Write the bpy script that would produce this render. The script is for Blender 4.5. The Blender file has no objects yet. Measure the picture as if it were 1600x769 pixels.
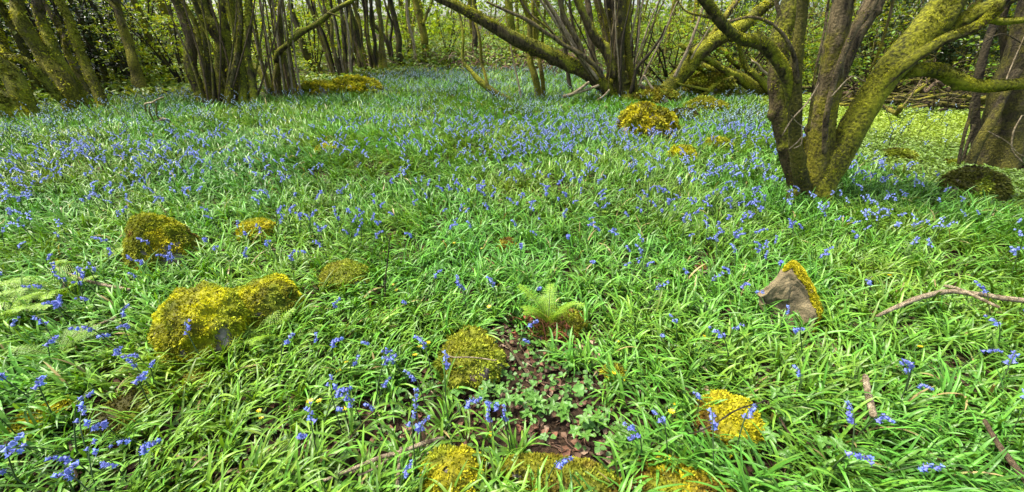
import bpy, math, random
import numpy as np
from mathutils import Vector

SC = bpy.context.scene
COL = SC.collection
rng = np.random.default_rng(11)
random.seed(11)

# ------------------------------------------------------------------ camera model
F, CX, CY = 650.0, 800.0, 384.5
PITCH = math.atan(313.5 / 650.0)
SP, CP = math.sin(PITCH), math.cos(PITCH)
CAMZ = 1.6

def ray(px, py):
    """direction with unit component along the view axis"""
    a = (np.asarray(px, float) - CX) / F
    b = (CY - np.asarray(py, float)) / F
    return np.stack([a, CP + b * SP, -SP + b * CP], -1)

def W(px, py, Y):
    d = ray(px, py)
    t = Y / d[..., 1]
    return np.array([0, 0, CAMZ]) + d * t[..., None], t

def project(p):
    p = np.asarray(p, float)
    x, y, z = p[..., 0], p[..., 1], p[..., 2] - CAMZ
    dep = y * CP - z * SP
    up = y * SP + z * CP
    dd = np.where(dep > 0.05, dep, 0.05)
    return CX + F * x / dd, CY - F * up / dd, dep

# ------------------------------------------------------------------ noise
def _hash(ix, iy, iz, seed):
    h = (ix.astype(np.int64) * 374761393 + iy.astype(np.int64) * 668265263 + iz.astype(np.int64) * 2147483647 + seed * 974634777) & 0xFFFFFFFF
    h = ((h ^ (h >> 13)) * 1274126177) & 0xFFFFFFFF
    h = ((h ^ (h >> 16)) * 2246822519) & 0xFFFFFFFF
    return ((h ^ (h >> 15)) & 0xFFFFFF) / float(0xFFFFFF)

def vnoise(p, seed=0):
    p = np.asarray(p, float)
    i = np.floor(p); f = p - i
    f = f * f * (3 - 2 * f)
    ix, iy, iz = i[..., 0], i[..., 1], i[..., 2]
    out = 0
    for a in (0, 1):
        for b in (0, 1):
            for c in (0, 1):
                w = (f[..., 0] if a else 1 - f[..., 0]) * (f[..., 1] if b else 1 - f[..., 1]) * (f[..., 2] if c else 1 - f[..., 2])
                out = out + w * _hash(ix + a, iy + b, iz + c, seed)
    return out

def fbm(p, seed=0, octs=3):
    s, amp, tot = 0, 1.0, 0
    p = np.asarray(p, float)
    for k in range(octs):
        s = s + amp * vnoise(p * 2 ** k + 17.3 * k, seed + k); tot += amp; amp *= 0.5
    return s / tot

def n2(x, y, sc, seed=0, octs=2):
    return fbm(np.stack([np.asarray(x, float) / sc, np.asarray(y, float) / sc, np.zeros_like(np.asarray(x, float)) + 0.37], -1), seed, octs)

# ------------------------------------------------------------------ terrain
def smooth(a, b, x):
    t = np.clip((x - a) / (b - a), 0, 1)
    return t * t * (3 - 2 * t)

def hgt(x, y):
    x = np.asarray(x, float); y = np.asarray(y, float)
    h = 0.032 * np.clip(y - 2, 0, 26) + 0.10 * np.clip(y - 28, 0, 60)
    h = h + (n2(x, y, 3.0, 5) - 0.5) * 0.14 * smooth(1, 5, np.hypot(x, y)) + (n2(x, y, 0.7, 9) - 0.5) * 0.05
    h = h + 0.55 * smooth(17.5, 21, y) * (1 - smooth(26, 32, y)) * np.exp(-((x + 1.5) / 6.0) ** 2)
    h = h + 0.12 * smooth(-1, -4, x) * smooth(2, 5, y)
    return h

def ground(px, py, dz=0.0):
    """point where the pixel's line of sight meets the ground"""
    d = ray(px, py); lo = 0.4
    t = lo
    while t < 120:
        p = np.array([0, 0, CAMZ]) + d * t
        if p[2] <= float(hgt(p[0], p[1])) + dz:
            break
        t += 0.02 + 0.004 * t
    return np.array([p[0], p[1], float(hgt(p[0], p[1]))])

# ------------------------------------------------------------------ mesh builder
class MB:
    def __init__(s):
        s.V, s.F, s.C, s.n = [], [], [], 0
    def add(s, V, Fc, C=None):
        V = np.asarray(V, float).reshape(-1, 3)
        s.V.append(V)
        s.F.append(np.asarray(Fc, np.int64) + s.n)
        if C is None: C = (0.5, 0.5, 0.5)
        C = np.asarray(C, float)
        if C.ndim == 1: C = np.tile(C, (len(V), 1))
        s.C.append(C[:, :3]); s.n += len(V)
    def mesh(s, name, mat, smooth_=True, off=(0, 0, 0)):
        me = bpy.data.meshes.new(name)
        V = np.concatenate(s.V) - np.asarray(off, float)
        me.vertices.add(len(V)); me.vertices.foreach_set('co', V.astype(np.float32).ravel())
        loops = np.concatenate([f.ravel() for f in s.F])
        tot = np.concatenate([np.full(len(f), f.shape[1], np.int32) for f in s.F])
        st = np.concatenate([[0], np.cumsum(tot)[:-1]]).astype(np.int32)
        me.loops.add(len(loops)); me.loops.foreach_set('vertex_index', loops.astype(np.int32))
        me.polygons.add(len(tot)); me.polygons.foreach_set('loop_start', st)
        me.polygons.foreach_set('use_smooth', np.full(len(tot), smooth_, bool))
        at = me.attributes.new('col', 'FLOAT_COLOR', 'POINT')
        C = np.concatenate(s.C); C = np.concatenate([C, np.ones((len(C), 1))], 1)
        at.data.foreach_set('color', C.astype(np.float32).ravel())
        me.materials.append(mat)
        me.update(calc_edges=True)
        return me

def tag(o, label=None, cat=None, group=None, kind=None):
    for k, v in (('label', label), ('category', cat), ('group', group), ('kind', kind)):
        if v: o[k] = v
    return o

def thing(name, label, cat, loc=(0, 0, 0), group=None):
    o = bpy.data.objects.new(name, None); COL.objects.link(o)
    o.empty_display_size = 0.1
    o.location = Vector([float(v) for v in loc])
    return tag(o, label, cat, group)

def part(name, mb, mat, root, parent=None, sm=True, label=None):
    """one mesh object under its thing (verts are given in world space)"""
    me = mb.mesh(name, mat, sm, root.location)
    o = bpy.data.objects.new(name, me); COL.objects.link(o)
    o.parent = parent or root
    if label: o['label'] = label
    return o

def single(name, mb, mat, label=None, cat=None, group=None, kind=None, loc=(0, 0, 0), sm=True):
    o = bpy.data.objects.new(name, mb.mesh(name, mat, sm, loc)); COL.objects.link(o)
    o.location = Vector([float(v) for v in loc])
    return tag(o, label, cat, group, kind)

def copy_tree(o, parent=None):
    c = o.copy(); COL.objects.link(c)
    if parent is not None: c.parent = parent
    for ch in list(o.children): copy_tree(ch, c)
    return c

# ------------------------------------------------------------------ materials
def nt(name):
    m = bpy.data.materials.new(name); m.use_nodes = True
    t = m.node_tree; t.nodes.clear()
    return m, t, t.nodes, t.links

def node(N, typ, **kw):
    n = N.new(typ)
    for k, v in kw.items():
        if k in ('operation', 'data_type', 'blend_type', 'attribute_name', 'noise_dimensions', 'feature', 'interpolation'): setattr(n, k, v)
        else: n.inputs[k].default_value = v
    return n

def leaf_mat(name, trans=0.35, rough=0.4, spec=0.5, tint=(1.25, 1.15, 0.5), noise=60.0, amt=0.3):
    m, t, N, L = nt(name)
    out = N.new('ShaderNodeOutputMaterial'); at = node(N, 'ShaderNodeAttribute', attribute_name='col')
    tc = N.new('ShaderNodeTexCoord')
    no = node(N, 'ShaderNodeTexNoise', Scale=noise, Detail=2.0); L.new(tc.outputs['Object'], no.inputs['Vector'])
    mr = node(N, 'ShaderNodeMapRange'); mr.inputs['To Min'].default_value = 1 - amt; mr.inputs['To Max'].default_value = 1 + amt
    L.new(no.outputs['Fac'], mr.inputs['Value'])
    mul = node(N, 'ShaderNodeVectorMath', operation='SCALE'); L.new(at.outputs['Color'], mul.inputs[0]); L.new(mr.outputs[0], mul.inputs['Scale'])
    p = node(N, 'ShaderNodeBsdfPrincipled', Roughness=rough); p.inputs['Specular IOR Level'].default_value = spec
    L.new(mul.outputs[0], p.inputs['Base Color'])
    tr = N.new('ShaderNodeBsdfTranslucent')
    tm = node(N, 'ShaderNodeVectorMath', operation='MULTIPLY'); tm.inputs[1].default_value = tint
    L.new(mul.outputs[0], tm.inputs[0]); L.new(tm.outputs[0], tr.inputs['Color'])
    mx = node(N, 'ShaderNodeMixShader', Fac=trans); L.new(p.outputs[0], mx.inputs[1]); L.new(tr.outputs[0], mx.inputs[2])
    L.new(mx.outputs[0], out.inputs['Surface'])
    return m

def ramp(N, stops):
    r = N.new('ShaderNodeValToRGB'); e = r.color_ramp.elements
    while len(e) < len(stops): e.new(0.5)
    for el, (p, c) in zip(e, stops):
        el.position = p; el.color = (*c, 1)
    return r

def bark_mat(name, dark, light, moss1=(0.17, 0.15, 0.014), moss2=(0.07, 0.075, 0.010), moss_amt=0.5, up=0.5, lichen=0.5, scale=1.0):
    """bark with moss where the tree carries it (attribute col.r) and pale lichen spots"""
    m, t, N, L = nt(name)
    out = N.new('ShaderNodeOutputMaterial'); p = node(N, 'ShaderNodeBsdfPrincipled', Roughness=0.85)
    p.inputs['Specular IOR Level'].default_value = 0.25
    tc = N.new('ShaderNodeTexCoord'); geo = N.new('ShaderNodeNewGeometry'); at = node(N, 'ShaderNodeAttribute', attribute_name='col')
    sep = N.new('ShaderNodeSeparateColor'); L.new(at.outputs['Color'], sep.inputs[0])
    mp = N.new('ShaderNodeMapping'); mp.inputs['Scale'].default_value = (1, 1, 0.25); L.new(tc.outputs['Object'], mp.inputs['Vector'])
    n1 = node(N, 'ShaderNodeTexNoise', Scale=18.0 * scale, Detail=8.0, Roughness=0.7); L.new(mp.outputs[0], n1.inputs['Vector'])
    c1 = ramp(N, [(0.40, dark), (0.5, tuple((a + b) / 2 for a, b in zip(dark, light))), (0.62, light)]); L.new(n1.outputs['Fac'], c1.inputs[0])
    # moss
    n2_ = node(N, 'ShaderNodeTexNoise', Scale=3.2 * scale, Detail=9.0, Roughness=0.72); L.new(tc.outputs['Object'], n2_.inputs['Vector'])
    sx = N.new('ShaderNodeSeparateXYZ'); L.new(geo.outputs['Normal'], sx.inputs[0])
    a1 = node(N, 'ShaderNodeMath', operation='MULTIPLY_ADD'); a1.inputs[1].default_value = up * 0.35; L.new(sx.outputs['Z'], a1.inputs[0]); L.new(n2_.outputs['Fac'], a1.inputs[2])
    a2 = node(N, 'ShaderNodeMath', operation='MULTIPLY_ADD'); a2.inputs[1].default_value = 0.55; L.new(sep.outputs['Red'], a2.inputs[0]); L.new(a1.outputs[0], a2.inputs[2])
    mk = node(N, 'ShaderNodeMapRange'); mk.inputs['From Min'].default_value = 0.98 - moss_amt * 0.5; mk.inputs['From Max'].default_value = 1.10 - moss_amt * 0.5
    L.new(a2.outputs[0], mk.inputs['Value'])
    n3 = node(N, 'ShaderNodeTexNoise', Scale=40.0, Detail=4.0); L.new(tc.outputs['Object'], n3.inputs['Vector'])
    n3b = node(N, 'ShaderNodeTexNoise', Scale=2.3, Detail=3.0); L.new(tc.outputs['Object'], n3b.inputs['Vector'])
    av = node(N, 'ShaderNodeMath', operation='MULTIPLY_ADD'); av.inputs[1].default_value = 0.5; L.new(n3.outputs['Fac'], av.inputs[0])
    hf = node(N, 'ShaderNodeMath', operation='MULTIPLY'); hf.inputs[1].default_value = 0.5; L.new(n3b.outputs['Fac'], hf.inputs[0]); L.new(hf.outputs[0], av.inputs[2])
    c2 = ramp(N, [(0.40, moss2), (0.60, moss1)]); L.new(av.outputs[0], c2.inputs[0])
    mx = node(N, 'ShaderNodeMix', data_type='RGBA'); L.new(mk.outputs[0], mx.inputs['Factor']); L.new(c1.outputs[0], mx.inputs['A']); L.new(c2.outputs[0], mx.inputs['B'])
    # lichen
    vo = node(N, 'ShaderNodeTexNoise', Scale=9.0 * scale, Detail=6.0, Roughness=0.8); L.new(tc.outputs['Object'], vo.inputs['Vector'])
    lk = node(N, 'ShaderNodeMapRange'); lk.inputs['From Min'].default_value = 0.78 - lichen * 0.2; lk.inputs['From Max'].default_value = 0.84 - lichen * 0.2
    L.new(vo.outputs['Fac'], lk.inputs['Value'])
    lm = node(N, 'ShaderNodeMath', operation='MULTIPLY'); lm.inputs[1].default_value = 0.8; L.new(lk.outputs[0], lm.inputs[0])
    mx2 = node(N, 'ShaderNodeMix', data_type='RGBA'); L.new(lm.outputs[0], mx2.inputs['Factor']); L.new(mx.outputs['Result'], mx2.inputs['A']); mx2.inputs['B'].default_value = (0.38, 0.36, 0.28, 1)
    L.new(mx2.outputs['Result'], p.inputs['Base Color'])
    bm = node(N, 'ShaderNodeBump', Strength=1.0, Distance=0.06)
    ad = node(N, 'ShaderNodeMath', operation='ADD'); L.new(n1.outputs['Fac'], ad.inputs[0]); L.new(av.outputs[0], ad.inputs[1])
    L.new(ad.outputs[0], bm.inputs['Height']); L.new(bm.outputs[0], p.inputs['Normal'])
    L.new(p.outputs[0], out.inputs['Surface'])
    return m

def soil_mat():
    m, t, N, L = nt('woodland_soil')
    out = N.new('ShaderNodeOutputMaterial'); p = node(N, 'ShaderNodeBsdfPrincipled', Roughness=0.95)
    p.inputs['Specular IOR Level'].default_value = 0.15
    tc = N.new('ShaderNodeTexCoord')
    n1 = node(N, 'ShaderNodeTexNoise', Scale=22.0, Detail=8.0, Roughness=0.75); L.new(tc.outputs['Object'], n1.inputs['Vector'])
    c1 = ramp(N, [(0.3, (0.012, 0.008, 0.005)), (0.5, (0.035, 0.022, 0.012)), (0.7, (0.09, 0.055, 0.03))]); L.new(n1.outputs['Fac'], c1.inputs[0])
    n2_ = node(N, 'ShaderNodeTexNoise', Scale=0.9, Detail=6.0, Roughness=0.7); L.new(tc.outputs['Object'], n2_.inputs['Vector'])
    mk = node(N, 'ShaderNodeMapRange'); mk.inputs['From Min'].default_value = 0.5; mk.inputs['From Max'].default_value = 0.62; L.new(n2_.outputs['Fac'], mk.inputs['Value'])
    n3 = node(N, 'ShaderNodeTexNoise', Scale=60.0, Detail=3.0); L.new(tc.outputs['Object'], n3.inputs['Vector'])
    c2 = ramp(N, [(0.35, (0.02, 0.05, 0.008)), (0.65, (0.07, 0.13, 0.02))]); L.new(n3.outputs['Fac'], c2.inputs[0])
    at = node(N, 'ShaderNodeAttribute', attribute_name='col'); sp = N.new('ShaderNodeSeparateColor'); L.new(at.outputs['Color'], sp.inputs[0])
    mm = node(N, 'ShaderNodeMath', operation='MULTIPLY'); L.new(mk.outputs[0], mm.inputs[0]); L.new(sp.outputs['Red'], mm.inputs[1])
    mx = node(N, 'ShaderNodeMix', data_type='RGBA'); L.new(mm.outputs[0], mx.inputs['Factor']); L.new(c1.outputs[0], mx.inputs['A']); L.new(c2.outputs[0], mx.inputs['B'])
    L.new(mx.outputs['Result'], p.inputs['Base Color'])
    bm = node(N, 'ShaderNodeBump', Strength=1.0, Distance=0.03); L.new(n1.outputs['Fac'], bm.inputs['Height']); L.new(bm.outputs[0], p.inputs['Normal'])
    L.new(p.outputs[0], out.inputs['Surface'])
    return m

def stone_mat(name, a=(0.10, 0.09, 0.075), b=(0.30, 0.26, 0.20)):
    m, t, N, L = nt(name)
    out = N.new('ShaderNodeOutputMaterial'); p = node(N, 'ShaderNodeBsdfPrincipled', Roughness=0.9)
    tc = N.new('ShaderNodeTexCoord')
    n1 = node(N, 'ShaderNodeTexNoise', Scale=9.0, Detail=9.0, Roughness=0.72); L.new(tc.outputs['Object'], n1.inputs['Vector'])
    c1 = ramp(N, [(0.33, a), (0.52, tuple((x + y) / 2 * 0.9 for x, y in zip(a, b))), (0.66, b)]); L.new(n1.outputs['Fac'], c1.inputs[0])
    n2_ = node(N, 'ShaderNodeTexNoise', Scale=3.0, Detail=5.0); L.new(tc.outputs['Object'], n2_.inputs['Vector'])
    mk = node(N, 'ShaderNodeMapRange'); mk.inputs['From Min'].default_value = 0.58; mk.inputs['From Max'].default_value = 0.66; L.new(n2_.outputs['Fac'], mk.inputs['Value'])
    mx = node(N, 'ShaderNodeMix', data_type='RGBA'); L.new(mk.outputs[0], mx.inputs['Factor']); L.new(c1.outputs[0], mx.inputs['A']); mx.inputs['B'].default_value = (0.10, 0.055, 0.028, 1)
    L.new(mx.outputs['Result'], p.inputs['Base Color'])
    bm = node(N, 'ShaderNodeBump', Strength=0.9, Distance=0.03); L.new(n1.outputs['Fac'], bm.inputs['Height']); L.new(bm.outputs[0], p.inputs['Normal'])
    L.new(p.outputs[0], out.inputs['Surface'])
    return m

M_LEAF = leaf_mat('bluebell_leaf', trans=0.22, rough=0.42, spec=0.36, tint=(1.3, 1.15, 0.4), noise=25.0, amt=0.25)
M_COVER = leaf_mat('herb_leaf', trans=0.3, rough=0.45, spec=0.4)
M_TREELEAF = leaf_mat('spring_leaf', trans=0.45, rough=0.45, spec=0.4, tint=(1.4, 1.2, 0.4), noise=3.0)
M_DARKLEAF = leaf_mat('evergreen_leaf', trans=0.15, rough=0.3, spec=0.6, noise=3.0)
M_PETAL = leaf_mat('blue_petal', trans=0.35, rough=0.5, spec=0.3, tint=(1.1, 1.0, 1.15), noise=80.0, amt=0.2)
M_YELLOW = leaf_mat('yellow_petal', trans=0.2, rough=0.3, spec=0.5, tint=(1, 1, 1))
M_MOSS = leaf_mat('moss_frond', trans=0.3, rough=0.7, spec=0.2, tint=(1.1, 1.0, 0.6), noise=30.0, amt=0.35)
M_LITTER = leaf_mat('dead_leaf', trans=0.1, rough=0.7, spec=0.3, tint=(1, 1, 1))
M_STEM = leaf_mat('flower_stem', trans=0.1, rough=0.5, spec=0.4)
M_SOIL = soil_mat()
M_STONE = stone_mat('grey_stone')
M_BARK = bark_mat('hazel_bark', (0.026, 0.019, 0.008), (0.20, 0.155, 0.075), moss1=(0.25, 0.235, 0.013), moss2=(0.055, 0.048, 0.007), moss_amt=0.72, lichen=0.64)
M_MOSSBARK = bark_mat('mossy_bark', (0.018, 0.013, 0.005), (0.13, 0.095, 0.040), moss1=(0.29, 0.30, 0.014), moss2=(0.045, 0.047, 0.007), moss_amt=0.6, up=0.9, lichen=0.45)
M_DARKBARK = bark_mat('dark_bark', (0.014, 0.011, 0.005), (0.068, 0.054, 0.026), moss1=(0.12, 0.11, 0.012), moss2=(0.03, 0.03, 0.006), moss_amt=0.6, lichen=0.45)
M_STICK = bark_mat('dry_stick', (0.16, 0.12, 0.06), (0.50, 0.41, 0.26), moss_amt=0.0, lichen=0.3, scale=2.0)
M_BROWNSTICK = bark_mat('brown_stick', (0.05, 0.034, 0.017), (0.17, 0.12, 0.062), moss_amt=0.1, lichen=0.2, scale=2.0)

# ------------------------------------------------------------------ generators
def crom(P, per):
    P = np.asarray(P, float)
    if len(P) == 2: 
        t = np.linspace(0, 1, per + 1)[:, None]
        return P[0] * (1 - t) + P[1] * t
    Q = np.vstack([2 * P[0] - P[1], P, 2 * P[-1] - P[-2]])
    out = []
    ts = np.linspace(0, 1, per, endpoint=False)[:, None]
    for i in range(1, len(Q) - 2):
        a, b, c, d = Q[i - 1], Q[i], Q[i + 1], Q[i + 2]
        out.append(0.5 * (2 * b + (c - a) * ts + (2 * a - 5 * b + 4 * c - d) * ts ** 2 + (3 * b - a - 3 * c + d) * ts ** 3))
    out.append(P[-1:])
    return np.vstack(out)

def tube(mb, PR, sides=10, per=4, rough=0.12, freq=6.0, col=(0.5, 0, 0), wander=0.0, seed=0, moss=None, flute=0.0, knots=0):
    """PR: (k,4) xyz + radius. Returns resampled array."""
    A = crom(PR, per) if per > 1 else np.asarray(PR, float)
    if A[0, 3] > 0.006 or A[-1, 3] > 0.006:      # rounded ends
        t0, t1 = A[0, :3] - A[1, :3], A[-1, :3] - A[-2, :3]
        t0 = t0 / (np.linalg.norm(t0) + 1e-9); t1 = t1 / (np.linalg.norm(t1) + 1e-9)
        A = np.concatenate([[[*(A[0, :3] + t0 * A[0, 3] * 0.5), A[0, 3] * 0.05]], A, [[*(A[-1, :3] + t1 * A[-1, 3] * 0.5), A[-1, 3] * 0.05]]])
    P = A[:, :3].copy(); R = np.maximum(A[:, 3], 0.0008)
    k = len(P)
    if wander:
        q = P * 1.7 + seed * 7.1
        P[1:-1] += (np.stack([vnoise(q, seed), vnoise(q, seed + 1), vnoise(q, seed + 2)], -1)[1:-1] - 0.5) * wander
    T = np.gradient(P, axis=0); T /= np.linalg.norm(T, axis=1)[:, None] + 1e-9
    up = np.array([0.31, 0.87, 0.12]) if abs(T[0][1]) < 0.9 else np.array([1.0, 0, 0])
    U = np.zeros_like(P); u = np.cross(np.cross(T[0], up), T[0]); u /= np.linalg.norm(u)
    for i in range(k):
        u = u - T[i] * np.dot(u, T[i]); u /= np.linalg.norm(u) + 1e-9
        U[i] = u
    B = np.cross(T, U)
    a = np.linspace(0, 2 * math.pi, sides, endpoint=False)
    D = U[:, None] * np.cos(a)[None, :, None] + B[:, None] * np.sin(a)[None, :, None]
    V = P[:, None] + D * R[:, None, None]
    f = np.ones((k, sides))
    if rough:
        f += rough * 2 * (fbm(V * freq + seed * 3.7, seed, 2) - 0.5)
    if flute:
        ph = vnoise(P * 1.1 + seed, seed)[:, None] * 2.5
        f += flute * (np.sin(a[None] * 3 + ph + seed) * 0.6 + np.sin(a[None] * 5 + 2 * ph) * 0.4)
    if knots:
        r2 = np.random.default_rng(seed + 99)
        for _ in range(knots):
            ki = r2.integers(1, k - 1); ai = r2.uniform(0, 6.28)
            d2 = ((np.arange(k) - ki)[:, None] / 1.3) ** 2 + ((np.angle(np.exp(1j * (a - ai)))[None]) / 0.45) ** 2
            f += 0.35 * np.exp(-d2)
    V = P[:, None] + D * (R[:, None] * f)[..., None]
    i = np.arange(k - 1)[:, None] * sides; j = np.arange(sides)[None]
    j2 = (j + 1) % sides
    Fq = np.stack([i + j, i + j2, i + sides + j2, i + sides + j], -1).reshape(-1, 4)
    C = np.tile(np.asarray(col, float), (k * sides, 1))
    if moss is not None:
        C[:, 0] = np.repeat(np.interp(np.linspace(0, 1, k), np.linspace(0, 1, len(moss)), moss), sides)
    mb.add(V.reshape(-1, 3), Fq, C)
    cap = np.array([[(k - 1) * sides + q for q in range(sides)]])
    mb.F.append(cap + (mb.n - k * sides))
    return np.concatenate([P, R[:, None]], 1)

def blades(mb, base, az, length, width, th0, curl, S, col, fold=0.25, p=1.4, strap=True, twist=0.0):
    """arching strap leaves; everything per blade is an array of N"""
    N = len(base)
    t = np.linspace(0, 1, S + 1)[None]
    th = th0[:, None] + curl[:, None] * t ** p
    ds = length[:, None] / S
    mid = (th[:, 1:] + th[:, :-1]) / 2
    hx = np.concatenate([np.zeros((N, 1)), np.cumsum(np.sin(mid) * ds, 1)], 1)
    hz = np.concatenate([np.zeros((N, 1)), np.cumsum(np.cos(mid) * ds, 1)], 1)
    da = az[:, None] + twist * (t - 0.0) * (rng.random((N, 1)) - 0.5)
    P = base[:, None] + np.stack([np.cos(da) * hx, np.sin(da) * hx, hz], -1)
    gz = hgt(P[..., 0], P[..., 1]) if N < 60000 else np.repeat(base[:, 2:3], S + 1, 1)
    P[..., 2] = np.maximum(P[..., 2], gz + 0.012)
    if strap: prof = np.minimum(1.0, 0.55 + 1.6 * t) * np.sqrt(np.clip(1 - t ** 4, 0.01, 1))
    else: prof = np.sin(np.pi * np.clip(t * 0.94 + 0.06, 0, 1)) ** 0.7
    w = width[:, None] * prof / 2
    roll = (rng.random(N) - 0.5) * 0.9
    side = np.stack([-np.sin(da), np.cos(da), np.zeros_like(da)], -1)
    nrm = np.stack([-np.cos(th) * np.cos(da), -np.cos(th) * np.sin(da), np.sin(th)], -1)
    sd = side * np.cos(roll)[:, None, None] + nrm * np.sin(roll)[:, None, None]
    nn = nrm * np.cos(roll)[:, None, None] - side * np.sin(roll)[:, None, None]
    Lv = P - sd * w[..., None]; Rv = P + sd * w[..., None]
    if fold:
        Mv = P - nn * (w * fold)[..., None]
        V = np.stack([Lv, Mv, Rv], 2); m = 3
    else:
        V = np.stack([Lv, Rv], 2); m = 2
    idx = np.arange(N)[:, None, None] * ((S + 1) * m) + np.arange(S)[None, :, None] * m + np.arange(m - 1)[None, None]
    Fq = np.stack([idx, idx + 1, idx + m + 1, idx + m], -1).reshape(-1, 4)
    C = np.repeat(col, (S + 1) * m, 0)
    mb.add(V.reshape(-1, 3), Fq, C)

def leaves(mb, c, nrm, size, col, asp=0.62, fold=0.18, az=None):
    """simple pointed leaves (6 verts, 4 faces) centred at c, facing nrm"""
    N = len(c)
    nrm = nrm / (np.linalg.norm(nrm, axis=1)[:, None] + 1e-9)
    r = rng.normal(size=(N, 3)) if az is None else az
    u = r - nrm * (r * nrm).sum(1)[:, None]; u /= np.linalg.norm(u, axis=1)[:, None] + 1e-9
    v = np.cross(nrm, u)
    s = size[:, None]
    a = c - u * s * 0.5; b = c + u * s * 0.5 - nrm * s * 0.1
    m1 = c - u * s * 0.12; m2 = c + u * s * 0.2
    l1 = m1 + v * s * asp * 0.5 + nrm * s * fold * 0.5; r1 = m1 - v * s * asp * 0.5 + nrm * s * fold * 0.5
    l2 = m2 + v * s * asp * 0.36 + nrm * s * fold * 0.4; r2 = m2 - v * s * asp * 0.36 + nrm * s * fold * 0.4
    V = np.stack([a, l1, l2, b, r2, r1], 1)
    i = np.arange(N)[:, None] * 6
    Fq = np.concatenate([i + np.array([[0, 3, 2, 1]]), i + np.array([[0, 5, 4, 3]])])
    mb.add(V.reshape(-1, 3), Fq, np.repeat(col, 6, 0))

def vary(base, N, h=0.15, v=0.3, r=None):
    """per-leaf colours around a base"""
    r = r or rng
    c = np.tile(np.asarray(base, float), (N, 1))
    c *= (1 + v * (r.random((N, 1)) * 2 - 1))
    c[:, 0] *= 1 + h * 2 * (r.random(N) - 0.3)
    return np.clip(c, 0.002, 1)

def spray(wood, lf, start, d, length, rad, nleaf, size, basecol, droop=0.35, v=0.35, sides=5):
    """a leafy twig, leaves roughly in one plane"""
    d = np.asarray(d, float); d = d / np.linalg.norm(d)
    k = 6
    t = np.linspace(0, 1, k)
    P = start + d * (t * length)[:, None]
    P[:, 2] += -droop * length * t ** 2 * 0.6
    P[1:] += (rng.random((k - 1, 3)) - 0.5) * 0.12 * length * t[1:, None]
    if wood is not None:
        tube(wood, np.concatenate([P, (rad * (1 - 0.8 * t))[:, None]], 1), sides, 1, 0)
    tt = rng.random(nleaf) ** 0.7
    c = np.stack([np.interp(tt, t, P[:, i]) for i in range(3)], 1)
    side = np.cross(d, [0, 0, 1.0]); side /= np.linalg.norm(side) + 1e-6
    off = (rng.random(nleaf) * 2 - 1)
    c = c + side * (off * length * 0.28)[:, None] + rng.normal(size=(nleaf, 3)) * np.array([0.03, 0.03, 0.035]) * length
    nr = rng.normal(size=(nleaf, 3)) * 0.45 + np.array([0, 0, 1.0])
    leaves(lf, c, nr, size * (0.6 + 0.8 * rng.random(nleaf)), vary(basecol, nleaf, 0.3, v))
    return P

def grow(wood, lf, start, d, length, rad, level, size=0.07, basecol=(0.11, 0.21, 0.02), nl=26, spread=0.75, sides=6):
    d = np.asarray(d, float); d /= np.linalg.norm(d)
    k = 5
    t = np.linspace(0, 1, k)
    bend = rng.normal(size=3) * 0.18 + np.array([0, 0, 0.08])
    P = start + d * (t * length)[:, None] + bend * (length * t ** 2)[:, None]
    tube(wood, np.concatenate([P, (rad * (1 - 0.5 * t))[:, None]], 1), sides, 2, 0.08, col=(0.4, 0, 0))
    if level == 0:
        for q in (0.35, 0.6, 0.85, 1.0):
            s = P[0] * (1 - q) + P[-1] * q
            dd = d + rng.normal(size=3) * spread
            spray(wood, lf, s, dd, length * 0.7, rad * 0.35, nl, size, basecol)
        return
    for _ in range(3):
        q = 0.4 + 0.6 * rng.random()
        s = np.array([np.interp(q, t, P[:, i]) for i in range(3)])
        dd = d + rng.normal(size=3) * spread * 0.8 + np.array([0, 0, 0.15])
        grow(wood, lf, s, dd, length * (0.6 + 0.2 * rng.random()), rad * 0.45, level - 1, size, basecol, nl, spread, sides)

# ------------------------------------------------------------------ world, sun, camera
w = bpy.data.worlds.new('World'); SC.world = w; w.use_nodes = True
wt = w.node_tree; wt.nodes.clear()
SUN = np.array([-0.40, 0.05, 0.91]); SUN /= np.linalg.norm(SUN)
el = math.asin(SUN[2]); rot = math.atan2(SUN[0], SUN[1])
sky = wt.nodes.new('ShaderNodeTexSky'); sky.sky_type = 'NISHITA'; sky.sun_disc = False
sky.sun_elevation = el; sky.sun_rotation = rot; sky.dust_density = 5.0; sky.ozone_density = 0.6; sky.air_density = 1.0
bg = wt.nodes.new('ShaderNodeBackground'); bg.inputs['Strength'].default_value = 0.125
wo = wt.nodes.new('ShaderNodeOutputWorld')
wt.links.new(sky.outputs[0], bg.inputs[0]); wt.links.new(bg.outputs[0], wo.inputs[0])
sl = bpy.data.lights.new('sun', 'SUN'); sl.energy = 2.6; sl.angle = math.radians(5.0); sl.color = (1.0, 0.95, 0.86)
so = bpy.data.objects.new('sun', sl); COL.objects.link(so)
so.rotation_euler = Vector(SUN).to_track_quat('Z', 'Y').to_euler()
cd = bpy.data.cameras.new('camera'); co = bpy.data.objects.new('camera', cd); COL.objects.link(co)
cd.sensor_width = 36; cd.lens = F / 1600 * 36; cd.clip_end = 600; cd.clip_start = 0.05
co.location = (0, 0, CAMZ); co.rotation_euler = (math.pi / 2 - PITCH, 0, 0)
SC.camera = co
vs = SC.view_settings
vs.view_transform = 'Standard'; vs.look = 'None'; vs.gamma = 1; vs.use_curve_mapping = False; vs.exposure = 1.68
SC.cycles.max_bounces = 7; SC.cycles.diffuse_bounces = 3; SC.cycles.transmission_bounces = 4; SC.cycles.caustics_reflective = False
SC.cycles.use_denoising = True

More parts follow.
